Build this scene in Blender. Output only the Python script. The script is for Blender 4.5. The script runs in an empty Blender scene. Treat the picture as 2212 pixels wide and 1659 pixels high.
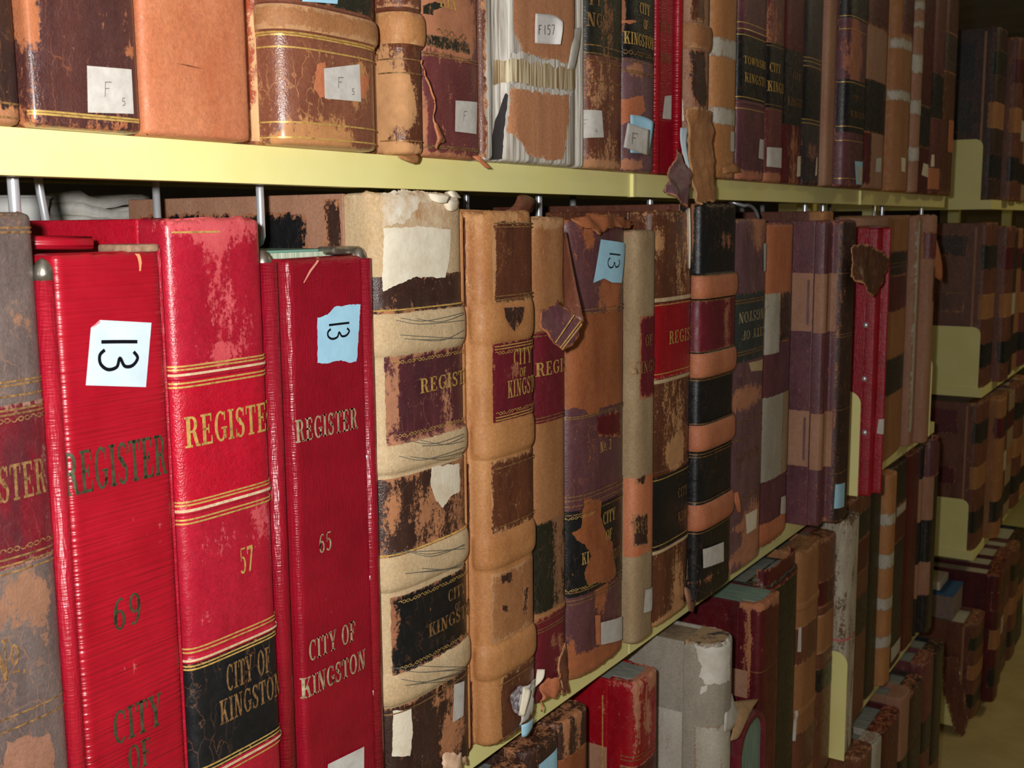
import bpy, bmesh, math, random
from mathutils import Vector, Matrix, noise
from mathutils.geometry import delaunay_2d_cdt

# ------------------------------------------------------------------ camera, light, exposure
SC = bpy.context.scene
COL = SC.collection
FPX, CX, CY = 2400.0, 1106.0, 829.5            # focal length and centre of the 2212 x 1659 photograph
EYE = Vector((0.0, -0.55, 1.50))               # X runs along the shelves, Y into them, Z up
AX = (Vector((0.538, -0.125, 0.8336)), Vector((-0.8429, -0.0693, 0.5336)), Vector((-0.0089, -0.9897, -0.1427)))
RIGHT = Vector((AX[0][0], AX[1][0], AX[2][0])).normalized()
FWD = Vector((AX[0][2], AX[1][2], AX[2][2])).normalized()
UP = RIGHT.cross(FWD).normalized()
cam = bpy.data.cameras.new('camera')
cam.sensor_width = 36.0
cam.lens = 36.0 * FPX / 2212.0
cam.clip_start = 0.02
cam.dof.use_dof = True
cam.dof.focus_distance = 0.85
cam.dof.aperture_fstop = 24.0
camo = bpy.data.objects.new('camera', cam)
COL.objects.link(camo)
camo.matrix_world = Matrix(((RIGHT.x, UP.x, -FWD.x, EYE.x), (RIGHT.y, UP.y, -FWD.y, EYE.y), (RIGHT.z, UP.z, -FWD.z, EYE.z), (0, 0, 0, 1)))
SC.camera = camo
SC.view_settings.view_transform = 'Standard'
SC.view_settings.look = 'None'
SC.view_settings.gamma = 1.0
SC.view_settings.use_curve_mapping = False
SC.view_settings.exposure = 0.0

world = bpy.data.worlds.new('world')
SC.world = world
world.use_nodes = True
world.node_tree.nodes['Background'].inputs[0].default_value = (1.0, 0.80, 0.52, 1)
world.node_tree.nodes['Background'].inputs[1].default_value = 0.052
# the photographer's flash, a little to the left of and above the lens
fl = bpy.data.lights.new('camera_flash', 'POINT')
fl.energy = 34.0
fl.shadow_soft_size = 0.012
fl.color = (1.0, 0.98, 0.95)
flo = bpy.data.objects.new('camera_flash', fl)
COL.objects.link(flo)
flo.location = EYE - RIGHT * 0.045 + UP * 0.028


# unseen fill light, added to brighten the far floor and bookends
al = bpy.data.lights.new('far_fill_light', 'AREA')
al.shape, al.size, al.size_y = 'RECTANGLE', 1.2, 0.25
al.energy = 9.0
al.color = (1.0, 0.84, 0.5)
alo = bpy.data.objects.new('far_fill_light', al)
COL.objects.link(alo)
alo.location = (3.7, -1.45, 2.70)


# ------------------------------------------------------------------ measuring helpers
def ray(px, py):
    c = Vector(((px - CX) / FPX, (py - CY) / FPX, 1.0))
    return Vector((AX[0].dot(c), AX[1].dot(c), AX[2].dot(c)))


def at(px, py, Y=0.0):                          # the point of the plane Y that the photograph shows at (px, py)
    r = ray(px, py)
    return EYE + r * ((Y - EYE.y) / r.y)


def atX(px, py, X):
    r = ray(px, py)
    return EYE + r * ((X - EYE.x) / r.x)


def pix(x, y, z):
    d = Vector((x, y, z)) - EYE
    c = [sum(AX[i][k] * d[i] for i in range(3)) for k in range(3)]
    return CX + FPX * c[0] / c[2], CY + FPX * c[1] / c[2]


def srgb(r, g, b):
    f = lambda v: (v / 255 / 12.92) if v / 255 <= 0.04045 else ((v / 255 + 0.055) / 1.055) ** 2.4
    return (f(r), f(g), f(b), 1.0)


# ------------------------------------------------------------------ materials
MATS = {}


def new_mat(name):
    m = bpy.data.materials.new(name)
    m.use_nodes = True
    nt = m.node_tree
    return m, nt, nt.nodes['Principled BSDF']


def nd(nt, typ, **kw):
    n = nt.nodes.new(typ)
    for k, v in kw.items():
        if k.startswith('i_'):
            key = k[2:]
            key = int(key) if key.isdigit() else key.replace('_', ' ')
            n.inputs[key].default_value = v
        else:
            setattr(n, k, v)
    return n


def coords(nt, scale=(1, 1, 1)):
    tc = nd(nt, 'ShaderNodeTexCoord')
    oi = nd(nt, 'ShaderNodeObjectInfo')
    mu = nd(nt, 'ShaderNodeMath', operation='MULTIPLY', i_1=37.0)
    nt.links.new(oi.outputs['Random'], mu.inputs[0])
    ad = nd(nt, 'ShaderNodeVectorMath', operation='ADD')
    nt.links.new(tc.outputs['Object'], ad.inputs[0])
    nt.links.new(mu.outputs[0], ad.inputs[1])
    mp = nd(nt, 'ShaderNodeVectorMath', operation='MULTIPLY')
    mp.inputs[1].default_value = scale
    nt.links.new(ad.outputs[0], mp.inputs[0])
    return mp.outputs[0]


def mixc(nt, fac, a, b):
    m = nd(nt, 'ShaderNodeMix', data_type='RGBA')
    for sock, v in ((m.inputs[0], fac), (m.inputs[6], a), (m.inputs[7], b)):
        if hasattr(v, 'is_linked'):
            nt.links.new(v, sock)
        else:
            sock.default_value = v
    return m.outputs[2]


def noi(nt, vec, scale, detail=4, rough=0.6, dist=0.0):
    n = nd(nt, 'ShaderNodeTexNoise', i_Scale=scale, i_Detail=detail, i_Roughness=rough, i_Distortion=dist)
    nt.links.new(vec, n.inputs['Vector'])
    return n.outputs['Fac']


def mth(nt, op, a, b=None, c=None, clamp=False):
    n = nd(nt, 'ShaderNodeMath', operation=op, use_clamp=clamp)
    for i, v in enumerate((a, b, c)):
        if v is None:
            continue
        if hasattr(v, 'is_linked'):
            nt.links.new(v, n.inputs[i])
        else:
            n.inputs[i].default_value = v
    return n.outputs[0]


def rng(nt, v, a, b, c=0.0, d=1.0):
    n = nd(nt, 'ShaderNodeMapRange', i_1=a, i_2=b, i_3=c, i_4=d)
    nt.links.new(v, n.inputs[0])
    return n.outputs[0]


def leather(name, c1, c2, cu, cu2=None, rough=0.36, wear=-0.32, amp=1.1, streak=(1, 1, 0.35), wscale=70, grain=900,
            bump=0.25, crack=0.0, ridge=0.0, coat=0.0):
    """dyed leather c1/c2 worn through to the suede cu/cu2; the 'wear' attribute says where it is rubbed"""
    if name in MATS:
        return MATS[name]
    m, nt, bs = new_mat(name)
    cu2 = cu2 or tuple(v * 0.7 for v in cu[:3]) + (1,)
    v1 = coords(nt)
    vs = coords(nt, streak)
    mott = rng(nt, noi(nt, vs, 38, 5, 0.65), 0.35, 0.68)
    top = mixc(nt, mott, c1, c2)
    fine = rng(nt, noi(nt, v1, 420, 3, 0.7), 0.3, 0.75, 0.78, 1.12)
    tm = nd(nt, 'ShaderNodeMix', data_type='RGBA', blend_type='MULTIPLY')
    tm.inputs[0].default_value = 1.0
    nt.links.new(top, tm.inputs[6])
    nt.links.new(fine, tm.inputs[7])
    top = tm.outputs[2]
    und = mixc(nt, rng(nt, noi(nt, v1, 60, 5, 0.7), 0.35, 0.7), cu, cu2)
    at_ = nd(nt, 'ShaderNodeAttribute', attribute_name='wear')
    n1 = noi(nt, vs, wscale * 1.5, 9, 0.74, 0.2)
    n2 = noi(nt, v1, wscale * 5, 3, 0.7)
    ns = mth(nt, 'ADD', mth(nt, 'MULTIPLY', mth(nt, 'SUBTRACT', n1, 0.5), amp * 1.7), mth(nt, 'MULTIPLY', mth(nt, 'SUBTRACT', n2, 0.5), amp * 0.9))
    f = mth(nt, 'ADD', mth(nt, 'ADD', at_.outputs['Fac'], wear), ns)
    f = mth(nt, 'MULTIPLY_ADD', f, 5.5, 0.5, clamp=True)
    if crack:
        vo = nd(nt, 'ShaderNodeTexVoronoi', feature='DISTANCE_TO_EDGE', i_Scale=95)
        vv = nd(nt, 'ShaderNodeVectorMath', operation='ADD')
        nn = nd(nt, 'ShaderNodeTexNoise', i_Scale=60, i_Detail=3)
        nt.links.new(v1, nn.inputs['Vector'])
        sc = nd(nt, 'ShaderNodeVectorMath', operation='SCALE')
        sc.inputs['Scale'].default_value = 0.016
        nt.links.new(nn.outputs['Color'], sc.inputs[0])
        nt.links.new(vs, vv.inputs[0])
        nt.links.new(sc.outputs[0], vv.inputs[1])
        nt.links.new(vv.outputs[0], vo.inputs['Vector'])
        ck = rng(nt, vo.outputs['Distance'], 0.0, 0.035, crack, 0.0)
        ck = mth(nt, 'MULTIPLY', ck, rng(nt, noi(nt, v1, 25, 3), 0.45, 0.6), clamp=True)
        f = mth(nt, 'MAXIMUM', f, ck)
    colr = mixc(nt, f, top, und)
    nt.links.new(colr, bs.inputs['Base Color'])
    ro = nd(nt, 'ShaderNodeMix', data_type='FLOAT')
    nt.links.new(f, ro.inputs[0])
    nt.links.new(rng(nt, noi(nt, v1, 120, 4), 0.3, 0.7, rough * 0.8, rough * 1.5), ro.inputs[2])
    ro.inputs[3].default_value = 0.85
    nt.links.new(ro.outputs[0], bs.inputs['Roughness'])
    bs.inputs['Specular IOR Level'].default_value = 0.6
    if coat:
        bs.inputs['Coat Weight'].default_value = coat
        bs.inputs['Coat Roughness'].default_value = 0.25
    h = mth(nt, 'MULTIPLY', noi(nt, v1, grain, 2, 0.5), 0.8)
    h = mth(nt, 'ADD', h, mth(nt, 'MULTIPLY', noi(nt, v1, 150, 4, 0.6), 0.9))
    h = mth(nt, 'SUBTRACT', h, mth(nt, 'MULTIPLY', f, 0.35))
    if ridge:
        vr = coords(nt, (0.12, 0.12, 1.0))
        h = mth(nt, 'ADD', h, mth(nt, 'MULTIPLY', noi(nt, vr, 480, 2, 0.4, 0.2), ridge))
    bp = nd(nt, 'ShaderNodeBump', i_Strength=bump, i_Distance=0.002)
    nt.links.new(h, bp.inputs['Height'])
    nt.links.new(bp.outputs[0], bs.inputs['Normal'])
    MATS[name] = m
    return m


def plain(name, c1, c2=None, rough=0.6, metal=0.0, scale=60, bump=0.1, streak=(1, 1, 1), lo=0.35, hi=0.65, bscale=300, spec=0.4):
    if name in MATS:
        return MATS[name]
    m, nt, bs = new_mat(name)
    v1 = coords(nt, streak)
    if c2:
        nt.links.new(mixc(nt, rng(nt, noi(nt, v1, scale, 5, 0.65), lo, hi), c1, c2), bs.inputs['Base Color'])
    else:
        bs.inputs['Base Color'].default_value = c1
    bs.inputs['Roughness'].default_value = rough
    bs.inputs['Metallic'].default_value = metal
    bs.inputs['Specular IOR Level'].default_value = spec
    if bump:
        bp = nd(nt, 'ShaderNodeBump', i_Strength=bump, i_Distance=0.001)
        nt.links.new(noi(nt, v1, bscale, 3), bp.inputs['Height'])
        nt.links.new(bp.outputs[0], bs.inputs['Normal'])
    MATS[name] = m
    return m


def pages_mat(name, c1, c2, axis=(1, 0, 0), freq=900, bump=0.5):
    """edges of many leaves: fine stripes along one axis"""
    if name in MATS:
        return MATS[name]
    m, nt, bs = new_mat(name)
    v1 = coords(nt, tuple(1.0 if a else 0.03 for a in axis))
    f = noi(nt, v1, freq, 3, 0.6)
    nt.links.new(mixc(nt, rng(nt, f, 0.35, 0.62), c1, c2), bs.inputs['Base Color'])
    bs.inputs['Roughness'].default_value = 0.8
    bp = nd(nt, 'ShaderNodeBump', i_Strength=bump, i_Distance=0.001)
    nt.links.new(f, bp.inputs['Height'])
    nt.links.new(bp.outputs[0], bs.inputs['Normal'])
    MATS[name] = m
    return m


def bookcloth(name, c1, c2, weave=False, rough=0.33):
    """red binder cloth: pleated in fine horizontal ridges, or a square weave"""
    m, nt, bs = new_mat(name)
    v1 = coords(nt)
    base = mixc(nt, rng(nt, noi(nt, v1, 22, 5, 0.65), 0.35, 0.68), c1, c2)
    at_ = nd(nt, 'ShaderNodeAttribute', attribute_name='wear')
    f = mth(nt, 'ADD', at_.outputs['Fac'], mth(nt, 'MULTIPLY', mth(nt, 'SUBTRACT', noi(nt, coords(nt, (1, 1, 0.5)), 160, 5, 0.7), 0.5), 1.6))
    f = mth(nt, 'MULTIPLY_ADD', mth(nt, 'SUBTRACT', f, 0.5), 5.0, 0.3, clamp=True)
    nt.links.new(mixc(nt, f, base, srgb(214, 120, 120)), bs.inputs['Base Color'])
    bs.inputs['Roughness'].default_value = rough
    bs.inputs['Specular IOR Level'].default_value = 0.6
    if weave:
        a = noi(nt, coords(nt, (0.15, 0.15, 1.0)), 900, 1, 0.3)
        b = noi(nt, coords(nt, (1.0, 1.0, 0.15)), 900, 1, 0.3)
        h = mth(nt, 'ADD', a, b)
        st, dist = 0.35, 0.0015
    else:
        h = noi(nt, coords(nt, (0.035, 0.035, 1.0)), 560, 2, 0.4, 0.08)
        st, dist = 0.55, 0.003
    bp = nd(nt, 'ShaderNodeBump', i_Strength=st, i_Distance=dist)
    nt.links.new(h, bp.inputs['Height'])
    nt.links.new(bp.outputs[0], bs.inputs['Normal'])
    MATS[name] = m
    return m


GOLD = plain('gilding', srgb(226, 186, 104), srgb(150, 112, 62), rough=0.38, metal=0.35, scale=260, bump=0.3, lo=0.45, hi=0.75)
DULLGOLD = plain('dull_gilding', srgb(172, 132, 82), srgb(96, 66, 44), rough=0.5, metal=0.25, scale=320, bump=0.3)
TARN = plain('tarnished_lettering', srgb(86, 90, 66), srgb(62, 62, 44), rough=0.45, metal=0.3, scale=200)
SILV = plain('pale_gilding', srgb(214, 198, 160), srgb(150, 134, 100), rough=0.4, metal=0.3, scale=240)
PAPER = plain('white_paper', srgb(214, 212, 206), srgb(196, 190, 180), rough=0.8, scale=90, bump=0.15)
GREYPAPER = plain('grey_paper', srgb(208, 204, 198), srgb(192, 186, 178), rough=0.8, scale=120, bump=0.15)
BLUE = plain('blue_paper', srgb(172, 220, 244), srgb(160, 208, 234), rough=0.75, scale=60, bump=0.1)
PALEBLUE = plain('pale_blue_paper', srgb(206, 222, 230), srgb(194, 212, 222), rough=0.75, scale=60, bump=0.1)
CREAM = plain('cream_paper', srgb(232, 222, 200), srgb(206, 184, 150), rough=0.8, scale=45, bump=0.4, lo=0.5, hi=0.8)
INK = plain('marker_ink', srgb(14, 14, 22), rough=0.4)
PENCIL = plain('pencil', srgb(104, 98, 96), rough=0.7)
CHROME = plain('chrome', srgb(226, 228, 234), rough=0.28, metal=0.6, bump=0)
TINCAP = plain('tin_cap', srgb(170, 164, 152), srgb(130, 120, 106), rough=0.34, metal=0.85, scale=150)
STEEL = plain('yellow_enamel', srgb(249, 243, 170), srgb(245, 237, 156), rough=0.45, scale=12, bump=0.04, bscale=700, spec=0.5)
BROWNBOARD = plain('brown_board', srgb(88, 60, 42), srgb(60, 40, 30), rough=0.7, scale=40)  # mottled brown board for a cover
LEAVES = pages_mat('cream_leaves', srgb(216, 212, 190), srgb(168, 164, 140))
GREENLEAVES = pages_mat('green_leaves', srgb(150, 174, 158), srgb(104, 130, 118))
GREYLEAVES = pages_mat('grey_leaves', srgb(160, 164, 156), srgb(110, 116, 112))
REDPLEAT = bookcloth('red_pleated_cloth', srgb(168, 18, 38), srgb(150, 10, 30))
REDTUBE = bookcloth('red_smooth_cloth', srgb(164, 18, 40), srgb(146, 12, 32), weave=True, rough=0.38)
REDWEAVE = bookcloth('dark_red_weave', srgb(150, 16, 38), srgb(132, 10, 30), weave=True)
REDFAR = bookcloth('deep_red_cloth', srgb(170, 14, 40), srgb(146, 8, 30), weave=True, rough=0.42)


# leathers by colour; tan suede shows where they are rubbed through
TAN = srgb(196, 134, 84)
ORG = srgb(178, 102, 58)
SALM = srgb(190, 120, 86)
LIGHT = srgb(214, 176, 130)


def L(key):
    P = {
        'greybrown': dict(c1=srgb(116, 102, 96), c2=srgb(88, 74, 72), cu=srgb(148, 104, 78), crack=0.6, ridge=0.6),
        'darkred': dict(c1=srgb(128, 18, 34), c2=srgb(70, 34, 40), cu=srgb(150, 110, 90), crack=0.4),
        'scarlet': dict(coat=0.3, c1=srgb(182, 28, 52), c2=srgb(160, 20, 42), cu=srgb(208, 86, 92), cu2=srgb(192, 58, 66), rough=0.3, ridge=0.7, wear=-0.42),
        'brightred': dict(c1=srgb(190, 20, 46), c2=srgb(178, 16, 40), cu=srgb(214, 90, 96), rough=0.3, bump=0.4, wear=-0.5),
        'black': dict(c1=srgb(27, 29, 32), c2=srgb(18, 18, 20), cu=srgb(170, 110, 76), crack=0.25, rough=0.32, wear=-0.42),
        'greenblack': dict(c1=srgb(42, 42, 31), c2=srgb(26, 26, 20), cu=srgb(150, 104, 70), crack=0.25, wear=-0.36),
        'cream': dict(c1=srgb(214, 188, 148), c2=srgb(200, 170, 128), cu=srgb(226, 206, 172), cu2=srgb(186, 140, 98), rough=0.75, bump=0.35, wear=-0.3),
        'plum': dict(c1=srgb(98, 46, 54), c2=srgb(76, 36, 44), cu=srgb(190, 130, 96), crack=0.4, rough=0.4),
        'darkbrown': dict(c1=srgb(72, 46, 38), c2=srgb(46, 29, 27), cu=srgb(188, 126, 84), crack=0.25, bump=0.35),
        'tan': dict(c1=srgb(198, 140, 86), c2=srgb(178, 116, 66), cu=srgb(214, 164, 110), cu2=srgb(160, 96, 56), rough=0.55, wear=-0.35),
        'tanbrown': dict(c1=srgb(176, 122, 76), c2=srgb(160, 104, 62), cu=srgb(200, 150, 104), rough=0.6),
        'chestnut': dict(c1=srgb(116, 66, 44), c2=srgb(84, 46, 34), cu=srgb(204, 150, 100), crack=0.3, rough=0.3),
        'maroon': dict(c1=srgb(122, 30, 46), c2=srgb(98, 22, 38), cu=srgb(176, 110, 76), crack=0.2, rough=0.36, wear=-0.42),
        'purple': dict(c1=srgb(110, 70, 74), c2=srgb(88, 50, 56), cu=ORG, crack=0.5, rough=0.36),
        'rust': dict(c1=srgb(168, 98, 54), c2=srgb(142, 76, 42), cu=srgb(186, 118, 70), rough=0.6, wear=-0.45),
        'khaki': dict(c1=srgb(172, 148, 112), c2=srgb(150, 124, 92), cu=srgb(190, 130, 100), rough=0.75, bump=0.2, wear=-0.45),
        'brown': dict(c1=srgb(126, 74, 54), c2=srgb(102, 56, 42), cu=srgb(198, 142, 100), crack=0.2),
        'orangeband': dict(c1=srgb(204, 128, 90), c2=srgb(186, 110, 74), cu=srgb(216, 150, 112), rough=0.6, wear=-0.45),
        'oxblood': dict(c1=srgb(120, 62, 62), c2=srgb(100, 44, 48), cu=srgb(190, 124, 88), crack=0.3),
        'mauve': dict(c1=srgb(128, 92, 98), c2=srgb(104, 70, 78), cu=srgb(196, 132, 98), crack=0.25),
        'orange': dict(c1=srgb(208, 130, 90), c2=srgb(190, 108, 70), cu=srgb(206, 136, 92), rough=0.55, wear=-0.5, bump=0.2),
        'orangered': dict(c1=srgb(176, 82, 44), c2=srgb(150, 62, 32), cu=srgb(226, 176, 124), rough=0.4, wear=-0.25),
        'umber': dict(coat=0.4, c1=srgb(146, 90, 66), c2=srgb(118, 68, 52), cu=srgb(198, 138, 84), crack=0.8, rough=0.3),
        'greywhite': dict(c1=srgb(206, 200, 186), c2=srgb(184, 176, 160), cu=srgb(170, 140, 112), rough=0.8, wear=-0.3),
        'canvas': dict(c1=srgb(176, 168, 152), c2=srgb(154, 146, 132), cu=srgb(214, 206, 190), rough=0.85, bump=0.3, wear=-0.4),
        'bluegrey': dict(c1=srgb(62, 56, 60), c2=srgb(42, 38, 42), cu=srgb(160, 106, 80), crack=0.2),
        'violet': dict(c1=srgb(112, 64, 72), c2=srgb(92, 48, 58), cu=srgb(190, 120, 90), crack=0.2),
        'fadedtan': dict(c1=srgb(178, 132, 104), c2=srgb(164, 116, 90), cu=srgb(150, 100, 90), rough=0.6, wear=-0.5),
        'wine': dict(c1=srgb(104, 20, 30), c2=srgb(74, 14, 22), cu=srgb(186, 120, 80), rough=0.34, wear=-0.36),
        'dulltan': dict(c1=srgb(150, 106, 84), c2=srgb(134, 90, 70), cu=srgb(120, 84, 70), rough=0.7, wear=-0.5),
        'shred': dict(c1=srgb(204, 142, 100), c2=srgb(168, 110, 74), cu=srgb(220, 168, 126), rough=0.75, streak=(1, 1, 0.08), wear=-0.4),
    }
    return leather(key + '_leather', **P[key])


# ------------------------------------------------------------------ objects
def tag(o, label=None, cat=None, group=None, kind=None):
    for k, v in (('label', label), ('category', cat), ('group', group), ('kind', kind)):
        if v:
            o[k] = v
    return o


def mesh_obj(name, verts, faces, mat, parent=None, smooth=False, mats=None, fm=None, wear=None):
    me = bpy.data.meshes.new(name)
    me.from_pydata([tuple(v) for v in verts], [], faces)
    for m in (mats or [mat]):
        me.materials.append(m)
    if fm:
        me.polygons.foreach_set('material_index', fm)
    if smooth:
        me.polygons.foreach_set('use_smooth', [True] * len(me.polygons))
    if wear:
        a = me.attributes.new('wear', 'FLOAT', 'POINT')
        a.data.foreach_set('value', wear)
    me.update()
    o = bpy.data.objects.new(name, me)
    COL.objects.link(o)
    if parent:
        o.parent = parent
    return o


def empty(name, loc, label=None, cat=None, group=None):
    o = bpy.data.objects.new(name, None)
    o.empty_display_size = 0.02
    COL.objects.link(o)
    o.location = loc
    return tag(o, label, cat, group)


class MB:
    """collects simple solids into one mesh"""
    def __init__(self):
        self.v, self.f = [], []

    def add(self, vs, fs):
        n = len(self.v)
        self.v += [tuple(v) for v in vs]
        self.f += [tuple(i + n for i in f) for f in fs]
        return self

    def box(self, x0, x1, y0, y1, z0, z1, rot=None):
        vs = [Vector((x, y, z)) for x in (x0, x1) for y in (y0, y1) for z in (z0, z1)]
        if rot:
            vs = [rot @ v for v in vs]
        return self.add(vs, [(0, 1, 3, 2), (4, 6, 7, 5), (0, 4, 5, 1), (2, 3, 7, 6), (0, 2, 6, 4), (1, 5, 7, 3)])

    def prism(self, poly, z0, z1):               # poly (x, y) counter-clockwise
        n = len(poly)
        vs = [(x, y, z0) for x, y in poly] + [(x, y, z1) for x, y in poly]
        fs = [(i, (i + 1) % n, n + (i + 1) % n, n + i) for i in range(n)]
        return self.add(vs, fs + [tuple(range(n))[::-1], tuple(range(n, 2 * n))])

    def tube(self, pts, r, n=10, cap=True):
        pts = [Vector(p) for p in pts]
        rings, ref = [], None
        for i, p in enumerate(pts):
            t = ((pts[min(i + 1, len(pts) - 1)]) - pts[max(i - 1, 0)]).normalized()
            if ref is None:
                ref = Vector((0, 1, 0)) if abs(t.y) < 0.9 else Vector((1, 0, 0))
            a = (ref - t * ref.dot(t)).normalized()
            ref = a
            b = t.cross(a)
            rr = r[i] if isinstance(r, (list, tuple)) else r
            rings.append([p + (a * math.cos(2 * math.pi * k / n) + b * math.sin(2 * math.pi * k / n)) * rr for k in range(n)])
        vs = [v for rg in rings for v in rg]
        fs = [(i * n + k, i * n + (k + 1) % n, (i + 1) * n + (k + 1) % n, (i + 1) * n + k) for i in range(len(pts) - 1) for k in range(n)]
        if cap:
            fs += [tuple(range(n))[::-1], tuple((len(pts) - 1) * n + k for k in range(n))]
        return self.add(vs, fs)

    def build(self, name, mat, parent=None, smooth=False, bevel=0.0, seg=2):
        o = mesh_obj(name, self.v, self.f, mat, parent, smooth)
        if bevel:
            b = o.modifiers.new('bevel', 'BEVEL')
            b.width, b.segments, b.limit_method = bevel, seg, 'ANGLE'
        return o


# ------------------------------------------------------------------ slab-serif letters, drawn as quads
SW, TH, SF = 0.19, 0.075, 0.07


def q_rect(x0, y0, x1, y1):
    return [[(x0, y0), (x1, y0), (x1, y1), (x0, y1)]]


def q_line(x0, y0, x1, y1, w):                   # slanted stem, w = horizontal width
    return [[(x0, y0), (x0 + w, y0), (x1 + w, y1), (x1, y1)]]


def q_arc(cx, cy, rx, ry, wx, wy, a0, a1, n=14):
    o = []
    P = lambda a, k: (cx + (rx - wx * k) * math.cos(a), cy + (ry - wy * k) * math.sin(a))
    for i in range(n):
        a, b = math.radians(a0 + (a1 - a0) * i / n), math.radians(a0 + (a1 - a0) * (i + 1) / n)
        o.append([P(a, 0), P(b, 0), P(b, 1), P(a, 1)])
    return o


def stem(x, y0=0.0, y1=1.0, l=0.09, r=0.09, top=True, bot=True):
    o = q_rect(x, y0, x + SW, y1)
    if bot:
        o += q_rect(x - l, y0, x + SW + r, y0 + SF)
    if top:
        o += q_rect(x - l, y1 - SF, x + SW + r, y1)
    return o


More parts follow.
